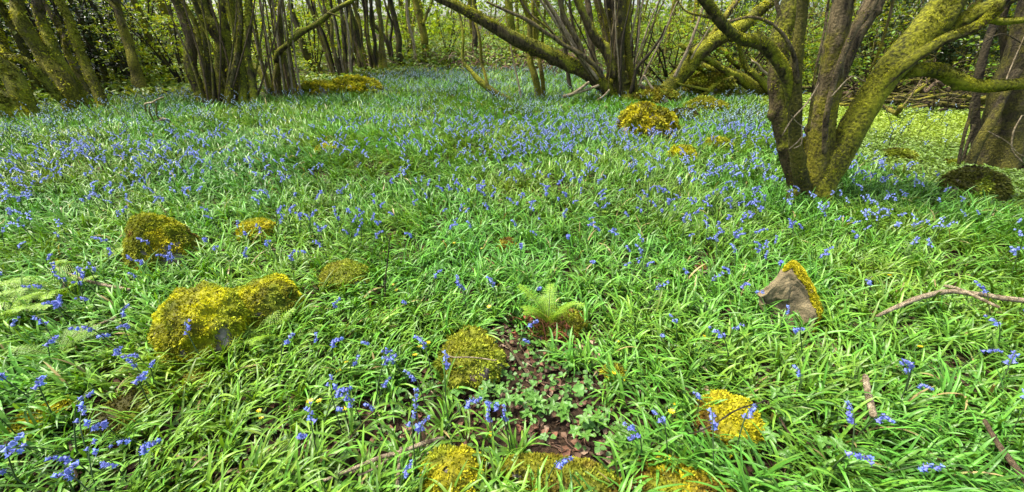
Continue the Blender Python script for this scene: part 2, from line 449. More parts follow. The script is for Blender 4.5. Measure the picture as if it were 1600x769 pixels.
# ------------------------------------------------------------------ ground
def ground_sheet():
    mb = MB()
    ys = np.concatenate([np.arange(-4, 1, 0.5), np.arange(1, 8, 0.09), np.arange(8, 24, 0.25), np.arange(24, 70, 2), [80, 100, 140, 200, 300, 450]])
    xs = np.concatenate([[-450, -300, -200, -130, -90], np.arange(-64, -22, 2.5), np.arange(-22, -9, 0.3), np.arange(-9, 9, 0.12), np.arange(9, 22, 0.3), np.arange(22, 66, 2.5), [90, 130, 200, 300, 450]])
    X, Y = np.meshgrid(xs, ys)
    Z = hgt(X, Y)
    V = np.stack([X, Y, Z], -1).reshape(-1, 3)
    a, b = len(ys), len(xs)
    i = np.arange(a - 1)[:, None] * b + np.arange(b - 1)[None]
    Fq = np.stack([i, i + 1, i + b + 1, i + b], -1).reshape(-1, 4)
    near = 1 - 0.0 * smooth(3.2, 4.5, Y)
    green = smooth(2.6, 4.2, np.hypot(X, Y)).reshape(-1)
    mb.add(V, Fq, np.stack([green, green, green], 1))
    single('ground', mb, M_SOIL, kind='structure')
ground_sheet()

# ------------------------------------------------------------------ rocks
ROCKS = []     # (x, y, ax, ay) footprints for keeping leaves out
LAND = []      # (x, y, phrase) landmarks for labels

def rock(name, label, cx, cy, wpx, hpx, moss=(0.33, 0.27, 0.014), patch=(0.15, 0.085, 0.012), amt=0.5, seed=1, depth=0.85, sink=0.22, lumps=0.22,
         near=None, cover=-0.15, dens=1.3, frond=0.017, group=None, peak=0.0, mat=None, patch_thr=0.5, cat='rock', tilt=0.0, hcap=0.9):
    # find the depth where the middle of the seen shape stands on the ground
    G = ground(cx, cy + hpx * 0.30)
    D = (G[1]) * CP - (G[2] - CAMZ) * SP
    e = math.atan2(CAMZ - G[2], math.hypot(G[0], G[1]))
    a = wpx * D / F / 2
    H = hpx * D / F / 2 * 1.12
    b = a * depth
    if b * math.sin(e) > 0.85 * H: b = 0.85 * H / math.sin(e)
    c = math.sqrt(max(H * H - (b * math.sin(e)) ** 2, (0.3 * H) ** 2)) / math.cos(e)
    yaw = math.atan2(G[0], G[1])
    dirv = np.array([math.sin(yaw), math.cos(yaw)])
    ctr = np.array([G[0], G[1]]) + dirv * b * 0.25
    z0 = float(hgt(*ctr)) + c * 0.18
    root = thing(name, label, cat, (ctr[0], ctr[1], z0 - c * 0.2), group)
    for _ in range(7):
        tt, pp = np.meshgrid(np.linspace(0, 6.28, 40), np.linspace(0, 3.14, 24))
        u = np.stack([np.cos(tt) * np.sin(pp), np.sin(tt) * np.sin(pp), np.cos(pp)], -1)
        r = 1 + lumps * 2 * (fbm(u * 1.6 + seed * 5.3, seed, 3) - 0.5)
        q = np.sign(u) * np.abs(u) ** 0.88 * r[..., None]
        if peak: q[..., :2] *= (1 - peak * np.clip(q[..., 2:3], 0, 1.2))
        q = q * np.array([a, b, c]); c_, s_ = math.cos(-yaw), math.sin(-yaw)
        pt = np.stack([q[..., 0] * c_ - q[..., 1] * s_ + ctr[0], q[..., 0] * s_ + q[..., 1] * c_ + ctr[1], q[..., 2] + z0], -1).reshape(-1, 3)
        pt = pt[pt[:, 2] > hgt(pt[:, 0], pt[:, 1]) + (0.05 if D < 6 else 0.08)]
        if len(pt) < 8: z0 += 0.05; continue
        X_, Y_, _d = project(pt)
        x0, x1, y0, y1 = X_.min(), X_.max(), Y_.min(), min(Y_.max(), max(cy + hpx / 2, Y_.min() + 8) if cy + hpx / 2 > 760 else 1e9)
        a *= (wpx / (x1 - x0)) ** 0.8; b *= (wpx / (x1 - x0)) ** 0.5
        hb = y1 - y0; c = max(0.25 * a, min(hcap * a, c * (hpx / hb) ** 0.8)); b = max(0.35 * a, min(1.1 * a, b * (hpx / hb) ** 0.35))
        ctr = ctr + np.array([dirv[1], -dirv[0]]) * (cx - (x0 + x1) / 2) * D / F * 0.9
        dy = (cy + hpx / 2) - y1
        ctr = ctr - dirv * dy * D / F / max(0.25, math.sin(e)) * 0.6
        z0 = float(hgt(*ctr)) + c * 0.15
    root.location = (float(ctr[0]), float(ctr[1]), z0 - c * 0.2)
    nu, nv = (64, 40) if D < 6 else (40, 26)
    th = np.linspace(0, 2 * math.pi, nu, endpoint=False); ph = np.linspace(0.0, math.pi, nv)
    TH, PH = np.meshgrid(th, ph)
    U = np.stack([np.cos(TH) * np.sin(PH), np.sin(TH) * np.sin(PH), np.cos(PH)], -1)
    sf = np.sign(U) * np.abs(U) ** 0.85
    def surf(U, grow_=0.0):
        r = 1 + lumps * 2 * (fbm(U * 1.6 + seed * 5.3, seed, 3) - 0.5) + (0.05 + lumps * 0.5) * (vnoise(U * 5.5 + seed, seed + 3) - 0.5) + 0.07 * (vnoise(U * 13 + seed, seed + 4) - 0.5)
        q = np.sign(U) * np.abs(U) ** 0.88 * r[..., None]
        if peak: q[..., :2] *= (1 - peak * np.clip(q[..., 2:3], 0, 1.2))
        q = q * np.array([a + grow_, b + grow_, c + grow_])
        if tilt: 
            q[..., 2] += tilt * q[..., 0]
        cy_, sy_ = math.cos(-yaw), math.sin(-yaw)
        x = q[..., 0] * cy_ - q[..., 1] * sy_; y = q[..., 0] * sy_ + q[..., 1] * cy_
        return np.stack([x + ctr[0], y + ctr[1], q[..., 2] + z0], -1)
    V = surf(U)
    def grid(V, nv, nu):
        i = np.arange(nv - 1)[:, None] * nu; j = np.arange(nu)[None]; j2 = (j + 1) % nu
        return np.stack([i + j, i + nu + j, i + nu + j2, i + j2], -1).reshape(-1, 4)
    mb = MB(); mb.add(V.reshape(-1, 3), grid(V, nv, nu))
    part('stone', mb, mat or M_STONE, root)
    # moss mat: a cushion just proud of the stone, then fronds
    mm = MB()
    mth = U[..., 2] + 0.55 * (fbm(U * 2.2 + seed * 2.1, seed + 8, 2) - 0.5) * 2
    mth = mth - 1.1 * np.clip(fbm(U * 3.4 + seed * 4.7, seed + 55, 2) - 0.60, 0, 1) * 4
    keep = mth > cover
    Vm = surf(U, 0.012)
    q = grid(Vm, nv, nu); kf = keep.reshape(-1)[q].all(1)
    q = q[kf]
    def mcol(pts, n):
        k = fbm(pts * 5.0 + seed, seed + 21, 3)
        k2 = fbm(pts * 16.0 + seed, seed + 5, 2)
        s = smooth(patch_thr - 0.1, patch_thr + 0.14, k + 0.35 * (k2 - 0.5))[:, None]
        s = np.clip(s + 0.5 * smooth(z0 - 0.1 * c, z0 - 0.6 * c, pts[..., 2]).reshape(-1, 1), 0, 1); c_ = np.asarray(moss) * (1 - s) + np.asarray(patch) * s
        g3 = 0.65 * smooth(0.5, 0.66, fbm(pts * 7.0 + seed * 3, seed + 41, 2))[:, None]; c_ = c_ * (1 - g3) + np.array([0.22, 0.30, 0.02]) * g3
        return c_ * (0.35 + 1.0 * rng.random((n, 1)) ** 0.8)
    if len(q):
        mm.add(Vm.reshape(-1, 3), q, mcol(Vm.reshape(-1, 3), nu * nv) * 0.6)
        area = 4.5 * a * max(b, c)
        n = int(min(34000, max(500, area * dens * 26000 * (0.022 / frond) ** 1.2)))
        n = min(n, 34000)
        R = rng.normal(size=(n * 2, 3)); R /= np.linalg.norm(R, axis=1)[:, None]
        R = R[R[:, 2] + 0.55 * (fbm(R * 2.2 + seed * 2.1, seed + 8, 2) - 0.5) * 2 - 1.1 * np.clip(fbm(R * 3.4 + seed * 4.7, seed + 55, 2) - 0.60, 0, 1) * 4 > cover]
        B = surf(R, 0.008); Nn = R / np.array([a, b, c]); 
        cy_, sy_ = math.cos(-yaw), math.sin(-yaw)
        Nn = np.stack([Nn[:, 0] * cy_ - Nn[:, 1] * sy_, Nn[:, 0] * sy_ + Nn[:, 1] * cy_, Nn[:, 2]], 1)
        Nn /= np.linalg.norm(Nn, axis=1)[:, None]
        k = len(B)
        tip = Nn + rng.normal(size=(k, 3)) * 0.55; tip[:, 2] += 0.1
        tip /= np.linalg.norm(tip, axis=1)[:, None]
        sd = np.cross(tip, rng.normal(size=(k, 3))); sd /= np.linalg.norm(sd, axis=1)[:, None]
        Ln = frond * (0.5 + rng.random((k, 1))); wd = Ln * 0.2
        m_ = B + tip * Ln * 0.55; e_ = B + tip * Ln + np.array([0, 0, -0.25]) * Ln
        Vf = np.stack([B - sd * wd * 0.6, B + sd * wd * 0.6, m_ + sd * wd, m_ - sd * wd, e_], 1)
        i5 = np.arange(k)[:, None] * 5
        cc = mcol(B, k)
        mm.add(Vf.reshape(-1, 3), i5 + np.array([[0, 1, 2, 3]]), np.repeat(cc, 5, 0))
        mm.F.append((i5 + np.array([[3, 2, 4]])) + (mm.n - 5 * k))
        part('moss', mm, M_MOSS, root)
    ROCKS.append((ctr[0], ctr[1], a, b, yaw))
    if near: LAND.append((ctr[0], ctr[1], near, max(a, b)))
    return root

YEL = (0.56, 0.56, 0.013); OLV = (0.22, 0.23, 0.013); ORG = (0.46, 0.43, 0.013); DRK = (0.08, 0.078, 0.010); RUST = (0.17, 0.10, 0.016); LIME = (0.28, 0.32, 0.022)
BR = 'mossy_rock'
rock(BR, 'broad low boulder fully cushioned in bright yellow moss', 316, 500, 152, 132, YEL, OLV, seed=2, hcap=1.15, near='the broad yellow moss boulder', lumps=0.28, patch_thr=0.6)
rock(BR, 'rounded yellow moss boulder butting against the right end of the broad one', 418, 472, 106, 84, YEL, OLV, seed=3, hcap=1.15, near='the broad yellow moss boulder', lumps=0.24, patch_thr=0.6)
rock(BR, 'tall peaked boulder with olive and rust moss behind the broad yellow one', 254, 366, 116, 112, ORG, RUST, seed=5, hcap=1.35, near='the tall peaked mossy boulder', lumps=0.2, peak=0.3, patch_thr=0.48)
rock(BR, 'small moss mound in the leaves right of the tall peaked boulder', 402, 352, 58, 42, ORG, LIME, seed=6)
rock(BR, 'grey stone half covered in lime moss beyond the broad yellow boulder', 540, 432, 72, 46, LIME, OLV, seed=7, cover=0.1)
rock(BR, 'ragged green moss mound at the edge of the bare soil patch', 735, 552, 100, 100, LIME, OLV, seed=8, lumps=0.3, near='the ragged green moss mound', patch_thr=0.5)
rock(BR, 'low moss lump under the small fern beside the rusty dead fronds', 872, 500, 80, 40, OLV, RUST, seed=9, near='the small fern')
rock(BR, 'orange brown mossy rock among the leaves of the right foreground', 1140, 652, 96, 88, ORG, RUST, seed=11, lumps=0.25, near='the orange brown mossy rock', patch_thr=0.52)
rock(BR, 'knobbly golden moss rock at the foot of the forked pale stick', 707, 742, 88, 78, ORG, OLV, seed=12, near='the front moss rocks', patch_thr=0.48)
rock(BR, 'wide dark green moss hummock, largest along the bottom edge', 875, 752, 172, 70, OLV, RUST, seed=13, near='the front moss rocks', lumps=0.2, patch_thr=0.55)
rock(BR, 'brown moss rock cut by the bottom edge beside the wide hummock', 1085, 768, 80, 44, ORG, RUST, seed=14)
rock('mossy_boulder', 'large block of golden moss in front of the many stemmed hazel stool', 1012, 186, 90, 56, ORG, DRK, seed=15, near='the golden boulder by the hazel stool', hcap=1.0, lumps=0.3, dens=0.6, frond=0.05, patch_thr=0.56, sink=0.1)
rock('mossy_boulder', 'dark green dome shaped boulder at the foot of the right edge tree', 1520, 282, 106, 62, (0.085, 0.095, 0.012), (0.035, 0.03, 0.01), seed=16, hcap=1.1, near='the dark dome boulder', lumps=0.12, dens=0.8, frond=0.035, patch_thr=0.55)
rock('mossy_mound', 'bright yellow moss bank with dark hollows below the left coppice', 556, 134, 84, 26, (0.48, 0.45, 0.015), OLV, seed=17, lumps=0.3, frond=0.07, dens=0.7, near='the yellow moss bank', cat='moss mound')
rock('mossy_mound', 'left tail of the yellow moss bank with a bare grey stone', 500, 140, 62, 22, (0.45, 0.42, 0.015), OLV, seed=18, lumps=0.3, frond=0.07, dens=0.7, cat='moss mound', cover=0.0)
rock(BR, 'small yellow moss stone in the leaves between golden boulder and big tree', 1064, 238, 42, 22, YEL, OLV, seed=19, frond=0.04)
rock(BR, 'low brownish moss stone beyond the small yellow one', 1122, 222, 40, 22, ORG, LIME, seed=20, frond=0.04)
rock('mossy_mound', 'lime green moss hump right of the golden boulder', 1104, 165, 62, 24, (0.28, 0.28, 0.02), OLV, seed=21, frond=0.06, dens=0.6, cat='moss mound')
rock('mossy_mound', 'moss covered hump under the fallen dark limbs', 1105, 132, 84, 34, (0.20, 0.19, 0.02), OLV, seed=22, frond=0.08, dens=0.6, cat='moss mound')
rock(BR, 'shaded dark rock under the leaning limb behind the golden boulder', 1068, 168, 42, 42, DRK, (0.03, 0.03, 0.01), seed=23, frond=0.05, dens=0.6)
rock('mossy_mound', 'moss ledge joining the hazel stool and the golden boulder', 1024, 150, 70, 26, (0.22, 0.2, 0.015), DRK, seed=24, frond=0.06, dens=0.6, cat='moss mound')
rock(BR, 'shaded moss rock under arching leaves below the broad yellow boulder', 190, 640, 92, 52, OLV, DRK, seed=25, near='the shaded lower left moss rock')
rock(BR, 'olive moss rock near the lower left corner', 58, 662, 92, 44, ORG, OLV, seed=26)
rock(BR, 'orange moss rock cut by the left edge', 4, 556, 44, 56, ORG, OLV, seed=27)
rock(BR, 'little rust brown moss lump under the broad yellow boulder', 304, 592, 40, 34, OLV, RUST, seed=28)
rock(BR, 'tiny moss tuft stone left of the ragged moss mound', 592, 490, 26, 22, OLV, ORG, seed=29)
rock(BR, 'tiny golden moss stone in the middle of the leaves', 793, 380, 24, 16, ORG, RUST, seed=30)
rock(BR, 'tiny flat moss stone between the fern and the angular stone', 960, 583, 30, 20, OLV, ORG, seed=31)
rock(BR, 'small bare topped stone in the far left leaves', 508, 230, 24, 12, ORG, OLV, seed=32, cover=0.4, frond=0.04)
rock(BR, 'flat brown stone sunk in the leaves of the right middle', 1100, 418, 26, 22, RUST, RUST, seed=33, cover=0.8)
rock('mossy_log', 'short mossy log lying on the pale lawn', 1408, 242, 44, 14, LIME, DRK, seed=34, frond=0.04, cat='log')
rock(BR, 'small dark moss stone between boulder stems at the right edge', 1487, 250, 18, 14, OLV, DRK, seed=35, frond=0.04)

# angular stone with a moss cap
def angular_stone():
    G = ground(1232, 516) + np.array([0, 0, 0.02])
    D = G[1] * CP - (G[2] - CAMZ) * SP
    k = D / F
    root = thing('angular_stone', 'tilted grey brown angular stone with a yellow moss cap', 'rock', G)
    # silhouette in the stone's own plane (x right, z up, px units about base centre)
    face = [(-46, 20), (-50, 40), (-36, 58), (-22, 80), (-12, 88), (2, 78), (22, 50), (40, 16), (34, -26), (-10, -20)]
    mb = MB(); n = len(face)
    ang = -0.25
    def pt(x, z, y): 
        X = x * math.cos(ang) - y * math.sin(ang); Y = x * math.sin(ang) + y * math.cos(ang)
        return G + np.array([X * k, Y * k, z * k * 1.05])
    rows = []
    for (y, s, dx) in ((-12, 0.86, -3), (-4, 1.0, 0), (10, 1.0, 7), (26, 0.92, 15), (36, 0.66, 18)):
        rows.append([pt(x * s + dx, (z - 20) * s + 20 + (0 if y < 0 else y * -0.2), y + 10 + z * 0.25) for x, z in face])
    R0 = np.array(rows); n0 = n
    ctr = R0[0].mean(0) + (G - R0[0].mean(0)) * 0.15
    R0 = np.concatenate([[ctr + (R0[0] - ctr) * s for s in (0.02, 0.3, 0.55, 0.78, 0.93)], R0, [R0[-1].mean(0) + (R0[-1] - R0[-1].mean(0)) * s for s in (0.7, 0.35, 0.02)]])
    def up(M, ax, k, wrap):
        m = M.shape[ax]
        t = np.arange(0, m if wrap else m - 1 + 1e-6, 1 / k); i = t.astype(int); f = t - i
        sh = [1, 1, 1]; sh[ax] = -1
        return np.take(M, i % m, ax) * (1 - f).reshape(sh) + np.take(M, (i + 1) % m if wrap else np.minimum(i + 1, m - 1), ax) * f.reshape(sh)
    R1 = up(up(R0, 0, 4, False), 1, 5, True)
    nr_, n = R1.shape[:2]
    V = R1.reshape(-1, 3)
    hol = np.exp(-(((V[:, 0] - G[0] + 0.09) / 0.09) ** 2 + ((V[:, 2] - G[2] - 0.10) / 0.07) ** 2)) * (np.repeat(np.arange(nr_), n) < 18)
    V = V + np.array([0, 0.045, 0]) * hol[:, None]
    V = V + (np.stack([fbm(V * 16, 3), fbm(V * 16, 4), fbm(V * 16, 5)], -1) - 0.5) * 0.05 + (np.stack([vnoise(V * 60, 6), vnoise(V * 60, 7), vnoise(V * 60, 8)], -1) - 0.5) * 0.012
    i = np.arange(nr_ - 1)[:, None] * n; j = np.arange(n)[None]; j2 = (j + 1) % n
    mb.add(V, np.stack([i + j, i + j2, i + n + j2, i + n + j], -1).reshape(-1, 4))
    o = part('stone', mb, M_STONE2, root, sm=True)
    V = V.reshape(nr_, n, 3)[20:37:4, ::5]; n = n0
    # moss on the right-hand and top edge faces
    mm = MB(); Vg = V
    pts, nr = [], []
    for _ in range(9000):
        r = random.random() * 3.6; c_ = 3.0 + random.random() * 5.0
        r0, c0 = int(r), int(c_); fr, fc = r - r0, c_ - c0
        if r0 > 3: continue
        p = (Vg[r0, c0 % n] * (1 - fc) + Vg[r0, (c0 + 1) % n] * fc) * (1 - fr) + (Vg[r0 + 1, c0 % n] * (1 - fc) + Vg[r0 + 1, (c0 + 1) % n] * fc) * fr
        e1 = Vg[r0, (c0 + 1) % n] - Vg[r0, c0 % n]; e2 = Vg[r0 + 1, c0 % n] - Vg[r0, c0 % n]
        nn = np.cross(e1, e2); nn /= np.linalg.norm(nn) + 1e-9
        if nn[2] < 0: nn = -nn
        if r < 0.55 * vnoise(p * 14, 4) + (0.3 if c_ < 4.2 else 0.0): continue
        pts.append(p); nr.append(nn)
    pts = np.array(pts); nr = np.array(nr); m = len(pts)
    tip = nr + rng.normal(size=(m, 3)) * 0.5; tip /= np.linalg.norm(tip, axis=1)[:, None]
    leaves(mm, pts + nr * 0.006, tip, 0.02 * (0.6 + 0.8 * rng.random(m)), np.array([0.46, 0.42, 0.012]) * (0.5 + 0.7 * rng.random((m, 1))))
    part('moss', mm, M_MOSS, root)
    ROCKS.append((G[0], G[1] + 0.05, 0.14, 0.14, 0)); LAND.append((G[0], G[1], 'the angular stone', 0.2))
M_STONE2 = stone_mat('split_stone', (0.07, 0.055, 0.025), (0.30, 0.24, 0.12))
angular_stone()

# ------------------------------------------------------------------ traced trees
def trace(pts, Y0, dY=0.0):
    """pts: (px, py, width px) with optional 4th: extra depth. Returns (k,4) xyz r"""
    out = []
    n = len(pts)
    for i, p in enumerate(pts):
        y = Y0 + dY * i / max(1, n - 1) + (p[3] if len(p) > 3 else 0)
        P, t = W(np.array(p[0], float), np.array(p[1], float), y)
        out.append([*P, p[2] * float(t) / F / 2])
    return np.array(out)

WID = 0.82
def stem_part(root, name, pts, Y0, dY=0.0, mat=None, sides=14, per=8, rough=0.10, seed=0, moss=(0.6, 0.4), flute=0.0, wander=0.0, knots=0, freq=6.0, label=None, parent=None):
    mb = MB()
    PR = trace(pts, Y0, dY) if len(pts[0]) in (3, 4) and not isinstance(pts, np.ndarray) else pts
    if not isinstance(pts, np.ndarray): PR[:, 3] *= WID
    A = tube(mb, PR, sides, per, rough, freq, seed=seed, moss=list(moss), flute=flute, wander=wander, knots=knots)
    o = part(name, mb, mat, root, parent, label=label)
    return A, o

def fuzz(mb, A, n, size, col, upbias=0.3, seed=0, thr=0.45):
    """moss fronds standing on the upper side of a limb"""
    k = len(A)
    i = rng.random(n) * (k - 1.001); i0 = i.astype(int); f = (i - i0)[:, None]
    P = A[i0] * (1 - f) + A[i0 + 1] * f
    T = A[i0 + 1, :3] - A[i0, :3]; T /= np.linalg.norm(T, axis=1)[:, None] + 1e-9
    R = rng.normal(size=(n, 3)); R -= T * (R * T).sum(1)[:, None]; R /= np.linalg.norm(R, axis=1)[:, None]
    pos = P[:, :3] + R * P[:, 3:4] * 0.97
    m = fbm(pos * 4, seed + 31, 2) + R[:, 2] * upbias
    ok = m > thr
    pos, R = pos[ok], R[ok]; q = len(pos)
    if q == 0: return
    tip = R + rng.normal(size=(q, 3)) * 0.6
    cc = np.asarray(col) * (0.25 + 1.1 * smooth(0.35, 0.65, fbm(pos * 9, seed + 7, 2)))[:, None] * (0.6 + 0.8 * rng.random((q, 1)))
    leaves(mb, pos + R * size * 0.2, tip, size * (0.5 + rng.random(q)), cc, asp=0.45)

def ends_crown(root, ends, level=1, length=1.2, rad=0.03, size=0.075, basecol=(0.12, 0.23, 0.02), nl=22, mat=None, name='crown'):
    wood, lf = MB(), MB()
    for (p, d) in ends:
        for _ in range(2):
            wood = MB()
            dd = np.asarray(d, float) / np.linalg.norm(d) + rng.normal(size=3) * 0.45
            grow(wood, lf, np.asarray(p), dd, length, rad, level, size, basecol, nl)
            part('branch', wood, mat or M_BARK, root)
    part(name, lf, M_TREELEAF, root)

def end_of(A): return (A[-1, :3], A[-1, :3] - A[-3, :3])

# ---- the big right-hand tree
def big_tree():
    G = ground(1268, 318); Y = G[1]
    root = thing('hazel_tree', 'big many stemmed mossy tree rising from the bluebells in the right half', 'tree', G)
    LAND.append((G[0], G[1], 'the big many stemmed tree', 0.4))
    mo = MB(); ends = []
    def S(name, pts, dY=0.0, y0=0.0, mat=M_BARK, moss=(0.6, 0.35), n=2500, seed=0, flute=0.07, knots=3, top=True, fz=0.016, sides=18, thr=0.5):
        A, o = stem_part(root, name, pts, Y + y0, dY, mat, sides, 9, 0.15, seed, moss, flute, 0.03, knots, 7.0)
        fuzz(mo, A, n, fz, (0.27, 0.28, 0.014), seed=seed, thr=thr + 0.05)
        if top: ends.append(end_of(A))
        return A
    S('trunk', [(1266, 345, 90), (1265, 318, 70), (1266, 290, 60), (1266, 262, 54), (1266, 240, 40), (1266, 215, 20)], 0.1, 0.08, M_MOSSBARK, (0.8, 0.5), 7000, 1, 0.09, 6, False, 0.018, 28, 0.4)
    S('stem', [(1256, 345, 50), (1254, 310, 44), (1248, 280, 42), (1238, 250, 41), (1228, 212, 37), (1219, 165, 34), (1215, 120, 32), (1218, 70, 36), (1226, 35, 36), (1236, 0, 34), (1252, -60, 30), (1275, -160, 22), (1290, -260, 14)], 0.25, 0.10, M_MOSSBARK, (0.6, 0.55, 0.5), 5000, 2)
    S('stem', [(1262, 340, 40), (1258, 305, 32), (1252, 275, 28), (1243, 220, 25), (1243, 160, 24), (1246, 90, 22), (1252, 30, 21), (1255, -20, 20), (1262, -120, 15), (1262, -240, 9)], -0.05, -0.08, M_DARKBARK, (0.9, 0.6, 0.5), 2500, 3)
    S('stem', [(1268, 345, 66), (1270, 305, 58), (1279, 240, 52), (1286, 190, 46), (1294, 130, 44), (1304, 70, 40), (1313, 20, 38), (1322, -30, 34), (1340, -130, 24), (1350, -240, 14)], 0.15, 0.0, M_BARK, (0.7, 0.3, 0.05), 2500, 4)
    S('stem', [(1290, 260, 10), (1297, 220, 13), (1302, 185, 14), (1308, 145, 16), (1316, 110, 22), (1331, 66, 29), (1351, 30, 34), (1374, -10, 36), (1420, -90, 30), (1450, -200, 18)], 0.35, 0.06, M_BARK, (0.5, 0.1, 0.0), 600, 5)
    S('stem', [(1288, 240, 9), (1292, 180, 11), (1308, 110, 11), (1334, 50, 13), (1365, 10, 14), (1385, -40, 10)], 0.1, -0.14, M_BARK, (0.2, 0.0, 0.0), 200, 6)
    A = S('stem', [(1278, 345, 50), (1281, 312, 46), (1294, 272, 50), (1320, 228, 52), (1342, 182, 50), (1366, 140, 52), (1398, 98, 56), (1432, 62, 58), (1462, 30, 60), (1485, -5, 58), (1515, -70, 46), (1550, -170, 28)], 0.3, -0.08, M_MOSSBARK, (0.7, 0.7, 0.7), 9000, 7, thr=0.42)
    S('limb', [(1452, 50, 40), (1488, 36, 34), (1515, 24, 30), (1545, 8, 28), (1580, -6, 26), (1640, -30, 20), (1740, -80, 12)], -0.3, 0.16, M_MOSSBARK, (0.6, 0.6), 3000, 8)
    S('limb', [(1362, 150, 24), (1382, 127, 23), (1408, 105, 22), (1434, 86, 21), (1460, 70, 21), (1484, 57, 21), (1510, 48, 20), (1534, 36, 20), (1552, 20, 20), (1570, 0, 20), (1595, -30, 18), (1640, -100, 10)], -0.35, 0.0, M_MOSSBARK, (0.7, 0.5), 3500, 9)
    S('limb', [(1388, 128, 24), (1408, 117, 24), (1432, 111, 25), (1452, 110, 27), (1472, 113, 28), (1490, 124, 28), (1512, 133, 25), (1540, 135, 23), (1575, 133, 21), (1620, 128, 20), (1700, 110, 14)], -0.15, 0.08, M_MOSSBARK, (0.9, 0.9), 6000, 10, thr=0.36)
    S('limb', [(1534, 38, 12), (1550, 33, 13), (1570, 35, 12), (1610, 30, 11), (1680, 10, 8)], -0.1, -0.2, M_MOSSBARK, (0.9, 0.9), 900, 11)
    S('limb', [(1240, 180, 18), (1232, 130, 22), (1220, 102, 25), (1208, 84, 26), (1194, 68, 27), (1178, 61, 24), (1162, 61, 21), (1147, 54, 19), (1134, 44, 20), (1122, 31, 20), (1110, 14, 20), (1096, -4, 19), (1070, -40, 14), (1040, -110, 8)], -0.4, -0.05, M_MOSSBARK, (0.7, 0.75, 0.4), 4500, 12, thr=0.42)
    S('limb', [(1190, 66, 9), (1184, 55, 8), (1181, 46, 2)], 0, -0.2, M_MOSSBARK, (0.9, 0.9), 100, 13, top=False)
    S('limb', [(1130, 36, 5), (1148, 31, 5), (1166, 27, 6), (1182, 28, 6), (1202, 36, 6), (1218, 50, 7), (1230, 68, 8), (1240, 92, 9), (1246, 130, 9)], 0.1, -0.25, M_BARK, (0.3, 0.2), 150, 14, top=False)
    S('limb', [(1112, 26, 6), (1095, 22, 5), (1078, 18, 4), (1064, 6, 3), (1050, -30, 2)], 0.1, -0.36, M_BARK, (0.3, 0.2), 100, 15, top=False)
    S('limb', [(1358, 112, 5), (1370, 88, 5), (1384, 50, 5), (1398, 0, 5), (1408, -60, 4)], 0.1, 0.25, M_BARK, (0.3, 0.2), 60, 16, top=False)
    S('limb', [(1262, 205, 6), (1268, 160, 6), (1274, 110, 5), (1290, 40, 5), (1300, -40, 4)], 0.1, -0.18, M_BARK, (0.2, 0.1), 60, 17, top=False)
    S('limb', [(1232, 130, 8), (1227, 60, 8), (1214, 10, 8), (1205, -40, 6)], 0.1, 0.2, M_BARK, (0.3, 0.2), 60, 18, top=False)
    for q, tw in enumerate(([(1222, 212, 2), (1238, 186, 3), (1262, 160, 3), (1280, 130, 2)], [(1236, 180, 2), (1244, 190, 2), (1256, 200, 2)], [(1233, 233, 2), (1246, 222, 2.5), (1254, 212, 2)], [(1240, 232, 2), (1252, 224, 3), (1253, 195, 2)],
               [(1380, 165, 2), (1388, 180, 1.5), (1396, 205, 1.2)], [(1300, 150, 3), (1330, 120, 2), (1352, 128, 1.4)])):
        stem_part(root, 'twig', tw, Y - 0.25, 0.05, M_STICK, 5, 4, 0.05, q)
    part('moss', mo, M_MOSS, root)
    ends_crown(root, ends, 0, 1.0, 0.02, nl=9, mat=M_BARK)
    ROCKS.append((G[0], G[1] + 0.05, 0.28, 0.28, 0))
    # roots
    for q, tw in enumerate(([(1290, 300, 26), (1298, 322, 18), (1306, 345, 6)], [(1240, 300, 26), (1232, 320, 16), (1222, 338, 5)])):
        stem_part(root, 'root', tw, Y - 0.12, -0.12, M_MOSSBARK, 10, 5, 0.1, q, (0.9, 0.9))
WID = 0.76
big_tree()
WID = 0.82

def wv(pts, w0, w1): 
    n = len(pts)
    return [(x, y, w0 + (w1 - w0) * i / (n - 1)) for i, (x, y) in enumerate(pts)]

